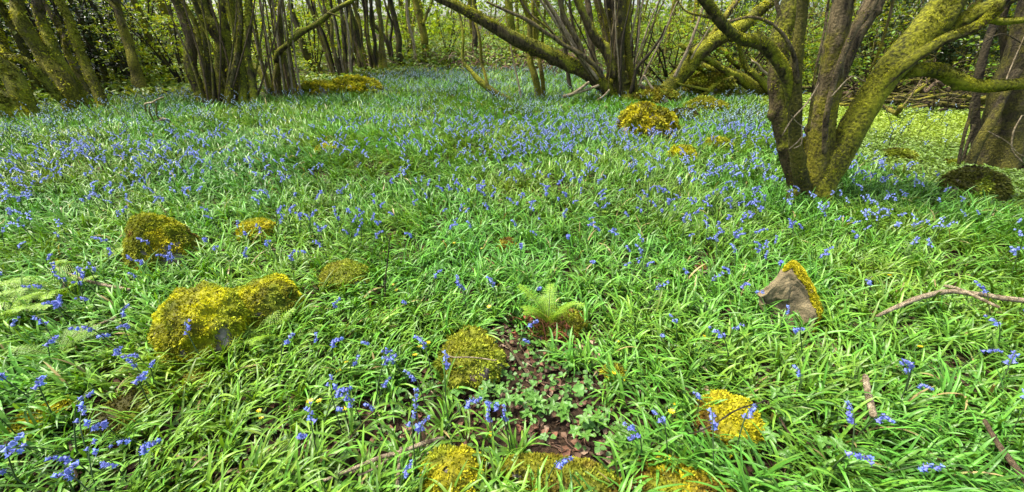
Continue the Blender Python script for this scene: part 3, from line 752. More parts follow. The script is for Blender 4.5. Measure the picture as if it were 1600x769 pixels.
# ---- the central hazel stool with leaning limbs
def stool_tree():
    G = ground(968, 158); Y = G[1]
    root = thing('hazel_stool', 'old hazel stool with a long limb leaning left and one leaning right', 'tree', G)
    LAND.append((G[0], G[1], 'the old hazel stool', 1.2))
    ends = []; mo = MB()
    def S(name, pts, dY=0.0, y0=0.0, mat=M_BARK, moss=(0.5, 0.3), n=0, seed=0, top=False, sides=12, flute=0.05, fz=0.05):
        A, o = stem_part(root, name, pts, Y + y0, dY, mat, sides, 7, 0.15, seed, moss, flute, 0.08, 3, 4.0)
        if n: fuzz(mo, A, n, fz, (0.28, 0.28, 0.014), seed=seed, thr=0.45)
        if top: ends.append(end_of(A))
    S('trunk', [(968, 172, 96), (966, 150, 74), (962, 132, 60), (962, 115, 46)], 0, 0.1, M_MOSSBARK, (0.7, 0.4), 1200, 1, sides=22, flute=0.12)
    S('limb', [(958, 150, 28), (943, 133, 27), (911, 113, 27), (886, 101, 27), (863, 89, 27), (840, 78, 26), (820, 69, 25), (795, 55, 24), (770, 42, 22), (745, 28, 20), (720, 15, 18), (690, 0, 15), (650, -22, 12), (590, -60, 7)], -1.0, -0.1, M_MOSSBARK, (0.5, 0.6, 0.3, 0.1, 0.5, 0.6), 3000, 2, True, 16)
    S('stem', [(956, 120, 18), (949, 80, 18), (938, 66, 17), (929, 54, 17), (920, 40, 16), (914, 29, 15), (900, 0, 14), (880, -60, 10), (860, -160, 6)], -0.2, -0.3, M_MOSSBARK, (0.3, 0.5), 500, 3, True)
    S('stem', [(957, 110, 15), (950, 70, 15), (943, 40, 14), (932, 0, 13), (915, -80, 9)], 0.2, 0.2, M_BARK, (0.6, 0.3), 200, 4, True)
    S('stem', [(966, 125, 22), (962, 70, 22), (956, 30, 21), (952, 0, 20), (945, -80, 14), (940, -200, 8)], 0.2, 0.4, M_DARKBARK, (0.6, 0.3), 300, 5, True)
    S('stem', [(976, 164, 24), (970, 114, 17), (970, 57, 16), (972, 0, 15), (975, -100, 9)], 0.0, -0.3, M_DARKBARK, (0.6, 0.3), 300, 6, True)
    S('stem', [(992, 164, 18), (985, 114, 14), (980, 57, 12), (982, 0, 11), (990, -100, 7)], 0.0, -0.2, M_BARK, (0.8, 0.4), 300, 7, True)
    S('stem', [(932, 110, 12), (925, 80, 13), (922, 40, 13), (916, 0, 12), (905, -90, 8)], 0.4, 0.6, M_BARK, (0.0, 0.0), 0, 8, True)
    S('stem', [(896, 150, 8), (889, 120, 8), (884, 80, 8), (880, 30, 8), (878, -30, 7), (870, -130, 4)], 0.4, 0.9, M_DARKBARK, (0.3, 0.3), 0, 9, True)
    S('limb', [(1020, 162, 26), (1032, 148, 28), (1065, 114, 30), (1080, 97, 29), (1091, 83, 29), (1105, 71, 27), (1122, 60, 27), (1140, 52, 26), (1156, 44, 25), (1172, 30, 23), (1187, 16, 21), (1208, 0, 18), (1240, -35, 13), (1290, -100, 8)], -0.6, 0.0, M_MOSSBARK, (0.9, 0.6, 0.5, 0.3), 2600, 10, True, 16)
    S('limb', [(1100, 78, 16), (1112, 58, 14), (1125, 36, 11), (1140, 15, 12), (1158, -5, 10), (1190, -50, 6)], 0.3, 0.1, M_BARK, (0.5, 0.2), 200, 11)
    S('shoot', [(1056, 120, 7), (1066, 97, 6), (1078, 70, 6), (1095, 20, 5), (1108, -20, 4)], -0.2, -0.4, M_STICK, (0.2, 0.1), 0, 12)
    S('shoot', [(1080, 92, 3), (1098, 62, 3), (1112, 40, 2)], -0.2, -0.5, M_STICK, (0.2, 0.1), 0, 13)
    S('shoot', [(986, 146, 7), (992, 114, 6), (1002, 98, 6), (1014, 86, 6), (1032, 60, 4), (1040, 40, 3)], -0.3, -0.5, M_DARKBARK, (0.2, 0.1), 0, 14)
    S('limb', [(940, 122, 9), (932, 108, 9), (914, 89, 9), (896, 78, 9), (877, 69, 8), (865, 60, 8), (854, 54, 8), (838, 42, 8), (820, 31, 7), (800, 22, 6), (760, 5, 4)], -0.3, -0.5, M_BARK, (0.1, 0.0), 0, 15)
    for q, (p, ww) in enumerate((([(934, 124), (905, 90), (877, 49), (858, 20), (840, -5), (800, -60)], 6), ([(930, 128), (911, 100), (891, 72), (870, 32), (854, 0), (830, -50)], 5), ([(918, 104), (900, 62), (884, 30), (876, 0), (868, -60)], 11),
                         ([(914, 96), (890, 60), (864, 22), (848, -4), (820, -50)], 9), ([(946, 134), (950, 100), (955, 71), (963, 0), (966, -60)], 5), ([(959, 146), (960, 110), (961, 70), (966, 0), (970, -80)], 6),
                         ([(980, 130), (984, 80), (990, 40), (998, 0), (1004, -50)], 4), ([(900, 85), (860, 50), (830, 25), (812, 0), (790, -40)], 4), ([(905, 75), (895, 40), (890, 0), (886, -60)], 6), ([(928, 118), (918, 60), (906, 20), (898, -10)], 4),
                         ([(974, 120), (977, 60), (987, 20), (993, -20)], 4), ([(968, 130), (958, 60), (948, 10), (940, -30)], 4), ([(864, 52), (845, 26), (832, 0)], 3))):
        S('shoot', [(x, y, ww * (1 - 0.25 * i / len(p))) for i, (x, y) in enumerate(p)], -0.2, -0.45 + 0.05 * q, M_BARK if q % 3 else M_STICK, (0.25, 0.05), 0, 20 + q, sides=7)
    for q, (p, ww) in enumerate((([(1006, 118), (1018, 136), (1034, 154)], 4), ([(1000, 134), (1012, 150), (1018, 156)], 7), ([(890, 150), (905, 140), (920, 128)], 6), ([(880, 152), (912, 142), (936, 134)], 5), ([(930, 158), (942, 150), (952, 140)], 4))):
        S('root', [(x, y, ww) for x, y in p], -0.1, -0.75, M_STICK if q != 1 else M_DARKBARK, (0.2, 0.1), 0, 40 + q, sides=7)
    rr = random.Random(5)
    for q in range(22):
        x0 = rr.uniform(942, 996); x1 = 968 + (x0 - 968) * 2.2 + rr.uniform(-45, 45)
        S('shoot', wv([(x0, 150 - abs(x0 - 968) * 0.3), (x0 * 0.5 + x1 * 0.5 + rr.uniform(-6, 6), 75), (x1, 0), (x1 * 1.6 - x0 * 0.6, -50)], rr.uniform(2.5, 5), 1.8), -0.1, rr.uniform(-0.5, 0.7), (M_STICK, M_BARK, M_DARKBARK)[q % 3], (0.2, 0.1), 0, 60 + q, sides=5, flute=0.0)
    part('moss', mo, M_MOSS, root)
    ends_crown(root, ends, 0, 1.6, 0.03, size=0.10, nl=14)
    ROCKS.append((G[0], G[1] + 0.3, 0.85, 0.7, 0))
stool_tree()

def simple_tree(name, label, base, stems, group=None, land=None, crown=True, mat=M_BARK, size=0.10, leafcol=(0.12, 0.23, 0.02), cat='tree', fz=0, extra_leaves=0, exc=0.35):
    """stems: (part name, pts, dY, y0, mat, moss tuple)"""
    G = ground(*base); Y = G[1]
    root = thing(name, label, cat, G, group)
    ends = []; mo = MB()
    for q, s in enumerate(stems):
        nm, pts, dY, y0, mt, ms = s
        D = Y
        sides = 12 if pts[0][2] > 8 else 7
        A, o = stem_part(root, nm, pts, Y + y0, dY, mt, sides, 6, 0.16, q + int(base[0]), ms, 0.06, (0.03 if nm == 'shoot' else 0.22) if Y > 7 else 0.05, 3 if sides > 8 else 0, 4.0)
        if pts[-1][1] < -20 and pts[0][2] > 5: ends.append(end_of(A))
        if fz and pts[0][2] > 8: fuzz(mo, A, fz, 0.05, (0.28, 0.28, 0.014), seed=q)
    if fz and mo.n: part('moss', mo, M_MOSS, root)
    if crown and ends: ends_crown(root, ends, 1 if random.random() < 0.4 else 0, 1.5, 0.03, size=size, nl=12, basecol=leafcol)
    if land: LAND.append((G[0], G[1], land, 0.6))
    ROCKS.append((G[0], G[1], exc, exc, 0))
    return root, Y

# far left leaning trunks
simple_tree('leaning_tree', 'thick leaning trunks patched with bare bark and moss at far left', (125, 176), [
    ('stem', wv([(126, 182), (101, 142), (79, 109), (60, 74), (44, 35), (30, 0), (5, -60), (-30, -160)], 32, 14), 0.5, 0, M_BARK, (0.9, 0.6, 0.25)),
    ('stem', wv([(146, 182), (120, 131), (96, 90), (74, 49), (52, 0), (20, -70), (-10, -160)], 24, 10), 0.4, 0.3, M_MOSSBARK, (0.6, 0.4, 0.2)),
    ('stem', wv([(162, 176), (142, 131), (123, 87), (109, 49), (93, 0), (75, -80), (60, -170)], 19, 9), 0.5, 0.1, M_BARK, (0.85, 0.7, 0.5)),
    ('stem', wv([(138, 150), (118, 100), (96, 50), (80, 10), (64, -40)], 12, 7), 0.5, 0.8, M_BARK, (0.3, 0.2, 0.2)),
    ('limb', wv([(92, 149), (63, 120), (35, 101), (0, 87), (-50, 70), (-130, 40)], 15, 12), -0.3, -0.3, M_MOSSBARK, (1, 1)),
    ('stem', wv([(70, 150), (45, 100), (20, 50), (0, 10), (-30, -40)], 14, 9), 0.4, 1.6, M_DARKBARK, (0.6, 0.4)),
    ('stem', wv([(90, 160), (72, 120), (55, 85), (40, 60)], 6, 4), 0.4, 1.0, M_DARKBARK, (0.3, 0.2)),
], land='the leaning far left trunks', fz=900)
simple_tree('leaning_tree', 'moss wrapped tree base cut by the left edge', (40, 188), [
    ('stem', wv([(52, 192), (27, 142), (0, 106), (-35, 70), (-80, 0), (-120, -100)], 36, 22), 0.3, -0.1, M_MOSSBARK, (0.8, 0.5)),
    ('stem', wv([(46, 196), (16, 166), (-4, 147), (-40, 118), (-90, 60)], 36, 26), -0.1, -0.4, M_MOSSBARK, (1.0, 1.0)),
    ('stem', wv([(40, 160), (18, 100), (-5, 50), (-40, -20)], 12, 8), 0.3, 1.2, M_DARKBARK, (0.6, 0.5)),
], fz=1600)
simple_tree('straight_tree', 'single mossy trunk with a fork near the top left of the meadow', (230, 152), [
    ('trunk', wv([(233, 158), (218, 128), (205, 82), (196, 55), (188, 35), (180, 0), (165, -70), (150, -160)], 21, 9), 0.3, 0, M_BARK, (0.8, 0.45, 0.2)),
    ('limb', wv([(189, 40), (178, 20), (166, 0), (150, -40)], 8, 6), 0.1, 0, M_BARK, (0.3, 0.2)),
], land='the single forked trunk')
simple_tree('ivy_trunk', 'dark ivy clad trunk leaning behind the far left trees', (180, 152), [
    ('trunk', wv([(178, 154), (153, 95), (128, 41), (109, 0), (80, -70)], 10, 7), 0.3, 1.2, M_DARKBARK, (0.5, 0.4)),
    ('stem', wv([(205, 146), (190, 105), (175, 74), (153, 27), (140, -5), (115, -60)], 9, 6), 0.3, 1.6, M_DARKBARK, (0.5, 0.4)),
    ('stem', wv([(150, 156), (128, 110), (108, 60), (90, 20), (70, -30)], 8, 6), 0.3, 2.0, M_DARKBARK, (0.5, 0.4))])

# left coppice clump
LC = [('stem', wv([(322, 168), (303, 108), (291, 55), (267, 0), (240, -70)], 22, 14), 0.4, 0, M_MOSSBARK, (0.4, 0.3, 0.3)),
      ('stem', wv([(337, 166), (326, 109), (314, 49), (300, 0), (285, -80)], 13, 9), 0.2, -0.2, M_DARKBARK, (0.5, 0.4)),
      ('stem', wv([(348, 166), (341, 109), (336, 49), (326, 24), (316, 0), (300, -60)], 25, 17), 0.4, 0.1, M_MOSSBARK, (0.5, 0.4, 0.4)),
      ('stem', wv([(366, 164), (356, 82), (347, 0), (340, -80)], 17, 11), 0.3, 0.2, M_MOSSBARK, (0.5, 0.4)),
      ('stem', wv([(383, 166), (374, 82), (360, 22), (352, -10), (342, -80)], 22, 14), 0.3, -0.1, M_MOSSBARK, (0.5, 0.5)),
      ('stem', wv([(399, 168), (387, 96), (385, 40), (384, 0), (380, -90)], 14, 11), 0.2, -0.2, M_MOSSBARK, (0.5, 0.4)),
      ('stem', wv([(356, 164), (366, 70), (374, 0), (380, -80)], 11, 8), 0.3, -0.3, M_BARK, (0.4, 0.3)),
      ('stem', wv([(330, 164), (312, 90), (302, 40), (286, 0), (270, -50)], 10, 7), 0.3, -0.3, M_BARK, (0.4, 0.2)),
      ('stem', wv([(374, 160), (364, 110), (350, 60), (332, 0), (320, -50)], 12, 8), 0.3, 0.4, M_BARK, (0.4, 0.2))]
for q in range(12):
    x0 = 320 + q * 7; x1 = x0 - 62 + 21 * (q % 6)
    LC.append(('shoot', wv([(x0, 166), ((x0 * 0.55 + x1 * 0.45) + 4, 90), (x1, 0), (x1 - 10, -60)], 3.6, 2.4), 0.2, -0.5 + 0.04 * q, M_BROWNSTICK if q % 2 else M_BARK, (0.4, 0.2)))
simple_tree('coppice_stool', 'dense clump of mossy coppice stems, largest on the left', (360, 166), LC, land='the dense left coppice clump', fz=500, exc=0.7)

C2 = [('trunk', wv([(430, 160), (429, 130), (430, 105), (438, 80)], 15, 12), 0, 0, M_BARK, (0.6, 0.4)),
      ('limb', wv([(432, 92), (440, 79), (454, 68), (477, 51), (503, 30), (517, 19), (540, 5), (556, -8), (600, -50)], 11, 7), -0.3, -0.05, M_MOSSBARK, (0.5, 0.8)),
      ('limb', wv([(515, 21), (530, 22), (536, 26)], 4, 2), 0, -0.3, M_BARK, (0.3, 0.3)),
      ('stem', wv([(466, 148), (452, 122), (443, 104), (438, 60), (440, 0), (442, -60)], 15, 8), 0.4, 0.5, M_DARKBARK, (0.7, 0.5)),
      ('limb', wv([(424, 148), (414, 130), (402, 112), (392, 100)], 18, 12), 0.3, 0.8, M_MOSSBARK, (0.6, 0.5))]
for q in range(13):
    x0 = 420 + 4.2 * q; x1 = 392 + 6.2 * q + random.uniform(-8, 8) - (14 if q > 6 else 0)
    C2.append(('shoot', wv([(x0, 154 - q * 0.8), (x0 * 0.5 + x1 * 0.5 + random.uniform(-3, 3), 80), (x1, 0), (x1 - 8, -50)], random.uniform(3.2, 5.5), 2.4), 0.2, random.uniform(-0.3, 0.5), (M_STICK, M_BARK, M_BROWNSTICK)[q % 3], (0.4, 0.2)))
simple_tree('coppice_stool', 'coppice stool of thin pale rods with one mossy arm reaching right', (440, 156), C2, land='the pale rod coppice', exc=0.6)

C3 = [('stem', wv([(508, 128), (496, 108), (482, 87), (468, 58), (458, 20), (450, -30)], 15, 8), 0.4, 0.3, M_DARKBARK, (0.6, 0.5))]
for q in range(14):
    x0 = 522 + 2.2 * q; x1 = 478 + 5.2 * q + random.uniform(-6, 6)
    C3.append(('stem' if q % 2 else 'shoot', wv([(x0, 126), (x0 * 0.45 + x1 * 0.55 + random.uniform(-3, 3), 55), (x1, 0), (x1 - 6, -60)], random.uniform(3.5, 8), 3), 0.3, random.uniform(-0.3, 0.5), (M_STICK, M_BARK, M_BARK, M_DARKBARK)[q % 4], (0.3, 0.1)))
simple_tree('coppice_stool', 'fan of straight brown rods behind the yellow moss bank', (535, 126), C3, land='the brown rod coppice', exc=0.6)

C4 = []
for q in range(11):
    x0 = 560 + 4.2 * q; x1 = 530 + 6.2 * q + random.uniform(-7, 7)
    C4.append(('stem', wv([(x0, 114), (x0 * 0.45 + x1 * 0.55 + random.uniform(-3, 3), 50), (x1, 0), (x1 - 5, -50)], random.uniform(5, 10), 5), 0.4, random.uniform(-0.5, 0.9), (M_MOSSBARK, M_BARK, M_DARKBARK)[q % 3], (0.4, 0.3)))
simple_tree('coppice_stool', 'dark mossy coppice stems right of the brown rods', (580, 114), C4, exc=0.6)

for (nm, lb, base, st) in (
    ('slim_tree', 'dark forked pair of trunks leaning left beside the sky gap', (628, 106), [('trunk', wv([(632, 108), (620, 58), (610, 0), (604, -50)], 12, 9), 0.3, 0, M_DARKBARK, (0.5, 0.3)), ('limb', wv([(618, 104), (608, 75), (599, 58), (585, 42)], 9, 7), 0.2, 0.1, M_DARKBARK, (0.5, 0.3)), ('limb', wv([(614, 92), (612, 50), (606, 20), (600, 0)], 5, 4), 0.2, 0.1, M_DARKBARK, (0.3, 0.3))]),
    ('slim_tree', 'pale thin birch stem beside the dark forked pair', (650, 104), [('trunk', wv([(652, 106), (643, 62), (638, 30), (636, 0), (633, -50)], 6, 5), 0.3, 0, M_STICK, (0.1, 0.1))]),
    ('slim_tree', 'sturdy ivy speckled trunk on the bank, left of centre', (668, 96), [('trunk', wv([(670, 100), (660, 50), (652, 20), (648, 0), (640, -60)], 14, 11), 0.3, 0, M_BARK, (0.6, 0.4)), ('limb', wv([(664, 40), (668, 20), (676, 0)], 6, 5), 0.2, 0, M_BARK, (0.4, 0.3))]),
    ('slim_tree', 'brown trunk standing right behind the L shaped stem', (742, 98), [('trunk', wv([(743, 102), (742, 60), (740, 30), (739, 0), (738, -60)], 11, 9), 0.2, 0.5, M_DARKBARK, (0.3, 0.2))]),
):
    simple_tree(nm, lb, base, st)

simple_tree('bent_tree', 'mossy stem bent like an L along the bluebells at centre', (800, 160), [
    ('trunk', [(838, 160, 8), (811, 158, 12), (783, 152, 13), (770, 146, 13), (759, 138, 13), (751, 130, 12), (745, 122, 11), (739, 111, 9), (733, 101, 7), (725, 87, 6), (722, 58, 5), (715, 23, 5), (705, -20, 4)], 0.6, 0, M_MOSSBARK, (1, 1, 0.9, 0.3)),
    ('stem', wv([(762, 138), (757, 110), (752, 94), (746, 42), (740, 0), (735, -40)], 7, 5), 0.4, 0.25, M_BARK, (0.8, 0.4)),
    ('shoot', wv([(815, 158), (811, 135), (806, 112), (799, 77), (796, 60)], 4, 3), 0.2, 0.0, M_STICK, (0.3, 0.2)),
], land='the L shaped stem')
simple_tree('twin_tree', 'pair of slim upright trunks just left of the hazel stool', (845, 158), [
    ('trunk', wv([(841, 162), (832, 115), (825, 89), (823, 60), (822, 35), (815, 0), (808, -60)], 13, 9), 0.3, 0, M_BARK, (0.9, 0.5)),
    ('stem', wv([(854, 160), (846, 120), (838, 85), (832, 50), (828, 0)], 9, 6), 0.3, 0.2, M_BARK, (0.9, 0.5)),
], land='the twin slim trunks')

# dark fallen tree behind
simple_tree('fallen_tree', 'dark mossy fallen tree sprawling left behind the big tree', (1200, 152), [
    ('trunk', wv([(1260, 160), (1225, 152), (1203, 146), (1169, 130), (1143, 117), (1114, 109), (1096, 104), (1070, 95)], 26, 14), 0.0, 0.0, M_MOSSBARK, (0.9, 0.9)),
    ('limb', wv([(1160, 126), (1150, 117), (1135, 109), (1112, 96), (1090, 86), (1060, 70)], 15, 8), -0.4, -0.2, M_MOSSBARK, (0.8, 0.8)),
    ('limb', wv([(1206, 146), (1190, 132), (1177, 122), (1163, 102), (1156, 85), (1153, 70), (1150, 40)], 14, 6), -0.2, -0.3, M_MOSSBARK, (0.8, 0.8)),
    ('limb', wv([(1142, 126), (1122, 136), (1105, 148), (1090, 155)], 9, 5), -0.4, -0.4, M_MOSSBARK, (0.9, 0.9)),
    ('limb', wv([(1155, 110), (1140, 99), (1128, 86), (1116, 78), (1100, 60)], 12, 6), 0.3, 0.4, M_MOSSBARK, (0.7, 0.7)),
    ('limb', wv([(1205, 122), (1188, 106), (1176, 95), (1166, 78), (1158, 55)], 8, 4), 0.3, 0.4, M_MOSSBARK, (0.7, 0.7)),
    ('limb', wv([(1230, 140), (1210, 110), (1196, 85), (1190, 60)], 10, 6), 0.3, 0.8, M_DARKBARK, (0.7, 0.7)),
    ('limb', wv([(1215, 130), (1200, 112), (1184, 97), (1174, 92)], 6, 4), 0.0, -0.4, M_STICK, (0.3, 0.3)),
    ('limb', wv([(1112, 144), (1094, 138), (1076, 130), (1062, 124)], 7, 4), -0.2, -0.5, M_MOSSBARK, (0.9, 0.9)),
], crown=False, land='the dark fallen tree', fz=500)

# right edge tree
def right_edge():
    root, Y = simple_tree('gnarled_tree', 'dark gnarled trunk leaning out of the right edge', (1552, 262), [
    ('trunk', wv([(1545, 275), (1556, 240), (1567, 195), (1582, 135), (1596, 80), (1610, 20), (1630, -60), (1650, -170)], 74, 40), 0.3, 0.1, M_DARKBARK, (0.6, 0.3)),
    ('stem', wv([(1512, 262), (1530, 222), (1552, 185), (1572, 148), (1590, 110)], 16, 14), 0.2, -0.1, M_DARKBARK, (0.6, 0.3)),
    ('stem', wv([(1526, 262), (1527, 215), (1524, 170), (1527, 135), (1532, 105), (1543, 64), (1556, 30), (1575, -20), (1600, -90)], 14, 12), 0.3, 0.2, M_DARKBARK, (0.3, 0.2)),
    ('stem', wv([(1548, 190), (1566, 120), (1567, 85), (1566, 50), (1572, 20), (1590, -20), (1610, -90)], 11, 12), 0.3, 0.3, M_DARKBARK, (0.3, 0.2)),
    ('shoot', wv([(1497, 262), (1500, 238), (1509, 205), (1516, 185), (1521, 160)], 6, 5), 0.1, -0.15, M_DARKBARK, (0.3, 0.3)),
    ('shoot', wv([(1504, 258), (1510, 225), (1518, 195)], 6, 5), 0.1, 0.0, M_DARKBARK, (0.3, 0.3)),
    ('shoot', wv([(1570, 135), (1582, 105), (1594, 75), (1606, 45)], 2.4, 1.6), 0.1, -0.5, M_STICK, (0, 0)),
    ('shoot', wv([(1600, 255), (1586, 235), (1588, 205), (1600, 180)], 3, 2), 0.1, -0.6, M_STICK, (0, 0)),
    ('shoot', wv([(1546, 205), (1572, 222), (1590, 240), (1606, 246)], 2, 1.4), 0.0, -0.6, M_STICK, (0, 0)),
    ('shoot', wv([(1524, 72), (1560, 55), (1600, 75)], 2.5, 1.8), 0.0, -0.3, M_DARKBARK, (0.2, 0)),
    ('limb', wv([(1560, 285), (1590, 296), (1620, 306)], 16, 14), -0.2, -0.4, M_MOSSBARK, (1, 1)),
    ], land='the gnarled right edge trunk', exc=0.4)
right_edge()

# ------------------------------------------------------------------ plan of the meadow
EDGE_X = [-400, 0, 200, 330, 430, 560, 640, 760, 880, 960, 1040, 1200, 1300, 1420, 1600, 2000]
EDGE_Y = [186, 180, 160, 158, 150, 132, 120, 114, 112, 122, 148, 152, 152, 166, 176, 180]
def inside(px, py, poly):
    x, y = np.asarray(px), np.asarray(py); r = np.zeros(x.shape, bool)
    n = len(poly)
    for i in range(n):
        x1, y1 = poly[i]; x2, y2 = poly[(i + 1) % n]
        c = ((y1 > y) != (y2 > y)) & (x < (x2 - x1) * (y - y1) / ((y2 - y1) + 1e-9) + x1)
        r ^= c
    return r
LAWN = [(1040, 140), (1180, 158), (1215, 196), (1290, 240), (1350, 262), (1440, 292), (1500, 318), (1620, 345), (2300, 400), (2300, 170), (1600, 160), (1300, 140)]

def footprint(x, y, grow_=0.0):
    m = np.zeros(np.shape(x), bool)
    for (rx, ry, a, b, yaw) in ROCKS:
        dx, dy = x - rx, y - ry
        c, s = math.cos(yaw), math.sin(yaw)
        u, v = dx * c - dy * s, dx * s + dy * c
        m |= (u / (a * 0.9 + grow_)) ** 2 + (v / (b * 0.9 + grow_)) ** 2 < 1
    return m

def bare(px, py):
    """0..1, the bare soil patches at the front"""
    def el(cx, cy, rx, ry): return np.clip(1.35 - ((px - cx) / rx) ** 2 - ((py - cy) / ry) ** 2, 0, 1)
    b = np.maximum.reduce([el(855, 640, 90, 66), el(805, 560, 55, 50), el(880, 705, 70, 34), el(400, 715, 38, 30), el(770, 640, 60, 40), el(660, 610, 40, 30) * 0.6, el(590, 690, 110, 50) * 0.55,
                            el(440, 690, 60, 60) * 0.5, el(930, 690, 60, 50) * 0.6, el(1190, 700, 60, 40) * 0.5, el(880, 540, 50, 25), el(1098, 415, 22, 14), el(870, 297, 22, 8), el(1420, 520, 30, 12) * 0.7, el(1345, 715, 26, 16)])
    return b

def meadow(n_per_m2, y0, y1, xlim=1.75, lawn=False):
    """random ground points between two distances inside the visible wedge"""
    A = 0.5 * (y1 - y0) * 2 * xlim * (y0 + y1 + 1.2)
    n = int(n_per_m2 * A)
    y = np.sqrt(rng.random(n) * ((y1 + .6) ** 2 - (y0 + .6) ** 2) + (y0 + .6) ** 2) - 0.6
    x = (rng.random(n) * 2 - 1) * xlim * (y + 0.6)
    z = hgt(x, y)
    px, py, dep = project(np.stack([x, y, z], -1))
    ok = (px > -480) & (px < 2080) & (py > np.interp(px, EDGE_X, EDGE_Y)) & (py < 900)
    L_ = inside(px, py, LAWN)
    ok &= L_ if lawn else ~L_
    ok &= ~footprint(x, y)
    return x[ok], y[ok], z[ok], px[ok], py[ok]

# ------------------------------------------------------------------ bluebell leaves (nobody could count them)
def bluebell_leaves():
    mb = MB()
    for (y0, y1, dens, per, S, fold, scale) in ((0.55, 2.6, 185, 11, 7, 0.3, 0.74), (2.6, 4.6, 160, 10, 5, 0.25, 0.77), (4.6, 8.5, 105, 10, 4, 0, 0.86), (8.5, 14, 60, 9, 3, 0, 0.95), (14, 25, 24, 8, 2, 0, 1.15)):
        x, y, z, px, py = meadow(dens, y0, y1)
        clump = n2(x, y, 0.45, 41) * 0.6 + n2(x, y, 1.6, 43) * 0.4
        keep = rng.random(len(x)) < np.clip(1.1 - 1.9 * bare(px, py), 0, 1) * smooth(0.02, 0.26, clump) 
        x, y, z, clump = x[keep], y[keep], z[keep], clump[keep]
        nT = len(x)
        tsize = (0.75 + 0.55 * clump) * (0.8 + 0.4 * rng.random(nT)) * scale
        tint = n2(x, y, 0.9, 47) ; tint2 = n2(x, y, 2.6, 48)
        bias = 2 * math.pi * n2(x, y, 2.2, 51) * 1.7
        biasamt = smooth(0.4, 0.7, n2(x, y, 1.5, 53)) * 1.1
        rep = lambda a: np.repeat(a, per)
        N = nT * per
        base = np.stack([rep(x), rep(y), rep(z)], 1) + rng.normal(size=(N, 3)) * np.array([0.018, 0.018, 0]) * scale
        az = rng.random(N) * 2 * math.pi
        d = np.angle(np.exp(1j * (rep(bias) - az)))
        az = az + d * rep(biasamt) * 0.42
        L_ = rep(tsize) * (0.17 + 0.17 * rng.random(N))
        wd = (0.0088 + 0.0066 * rng.random(N)) * (1 if y1 < 4 else 0.92 if y1 < 5 else (1.0 if y1 < 9 else 1.3 if y1 < 15 else 2.0)) * rep(0.8 + 0.3 * clump)
        th0 = 0.06 + 0.50 * rng.random(N)
        curl = 0.6 + 1.6 * rng.random(N)
        lo = rng.random(N) < 0.22
        th0[lo] += 0.5
        c = np.array([0.092, 0.215, 0.020]) * (0.55 + 0.9 * rng.random((N, 1)))
        yel = (rep(tint)[:, None] - 0.5) * 2
        c[:, 0] *= 1 + 0.45 * np.clip(yel[:, 0] + 0.3 * rng.normal(size=N), -0.5, 1.2)
        c[:, 2] *= 1 - 0.35 * yel[:, 0]
        c *= (0.8 + 0.55 * rep(tint2))[:, None]
        old = rng.random(N) < 0.012
        c[old] = np.array([0.30, 0.24, 0.09]) * (0.6 + 0.6 * rng.random((old.sum(), 1)))
        blades(mb, base, az, L_, wd, th0, curl, S, c, fold=fold, p=1.5, twist=0.8)
    single('bluebell_leaves', mb, M_LEAF, 'green strap leaves of bluebells covering the woodland floor', kind='stuff')
bluebell_leaves()

# ------------------------------------------------------------------ bluebell flowers
BELL = np.array([[0.0, 0.10], [0.12, 0.22], [0.45, 0.27], [0.78, 0.32]])
def bell_verts(size, near=True):
    """hanging bell with six recurved lobes, axis along -z, origin at its top"""
    if near:
        n = 12; a = np.linspace(0, 2 * math.pi, n, endpoint=False)
        rows = [np.stack([r * np.cos(a), r * np.sin(a), np.full(n, -z)], 1) for z, r in BELL]
        even = (np.arange(n) % 2 == 0)
        r4 = np.where(even, 0.60, 0.36); z4 = np.where(even, 0.92, 0.84)
        r5 = np.where(even, 0.72, 0.34); z5 = np.where(even, 0.72, 0.82)
        rows += [np.stack([r4 * np.cos(a), r4 * np.sin(a), -z4], 1), np.stack([r5 * np.cos(a), r5 * np.sin(a), -z5], 1)]
    else:
        n = 6; a = np.linspace(0, 2 * math.pi, n, endpoint=False)
        rows = [np.stack([r * np.cos(a), r * np.sin(a), np.full(n, -z)], 1) for z, r in ((0, 0.12), (0.5, 0.28), (0.9, 0.58))]
    V = np.concatenate(rows) * size
    k = len(rows)
    i = np.arange(k - 1)[:, None] * n; j = np.arange(n)[None]; j2 = (j + 1) % n
    return V, np.stack([i + j, i + n + j, i + n + j2, i + j2], -1).reshape(-1, 4)

def rotm(pitch, az):
    cp, sp = math.cos(pitch), math.sin(pitch); ca, sa = math.cos(az), math.sin(az)
    Rx = np.array([[cp, 0, -sp], [0, 1, 0], [sp, 0, cp]])
    Rz = np.array([[ca, -sa, 0], [sa, ca, 0], [0, 0, 1]])
    return Rz @ Rx

def raceme(seed):
    """stem path nodding to +x, with bells (pos, pitch, az, size)"""
    r = np.random.default_rng(seed)
    H = r.uniform(0.24, 0.34)
    S = 9; th = np.concatenate([np.linspace(0.05, 0.25, 6), [0.45, 0.8, 1.35]]) + r.uniform(-0.08, 0.12)
    ds = np.concatenate([np.full(6, H * 0.75 / 6), np.full(3, H * 0.25 / 3)])
    x = np.concatenate([[0], np.cumsum(np.sin(th) * ds)]); z = np.concatenate([[0], np.cumsum(np.cos(th) * ds)])
    P = np.stack([x, np.zeros_like(x), z], 1)
    nb = r.integers(5, 9)
    bells = []
    for i in range(nb):
        q = 0.68 + 0.32 * (i + 0.5) / nb
        p = np.array([np.interp(q * S, np.arange(S + 1), P[:, c]) for c in range(3)])
        bells.append((p + np.array([r.uniform(0, 0.012), r.uniform(-0.012, 0.012), -0.002]), r.uniform(0.1, 1.1), r.uniform(-2.6, 2.6), r.uniform(0.015, 0.020) * (1.1 - 0.35 * i / nb)))
    return P, bells
RAC = [raceme(100 + i) for i in range(8)]
BLUE = np.array([0.205, 0.255, 0.64])

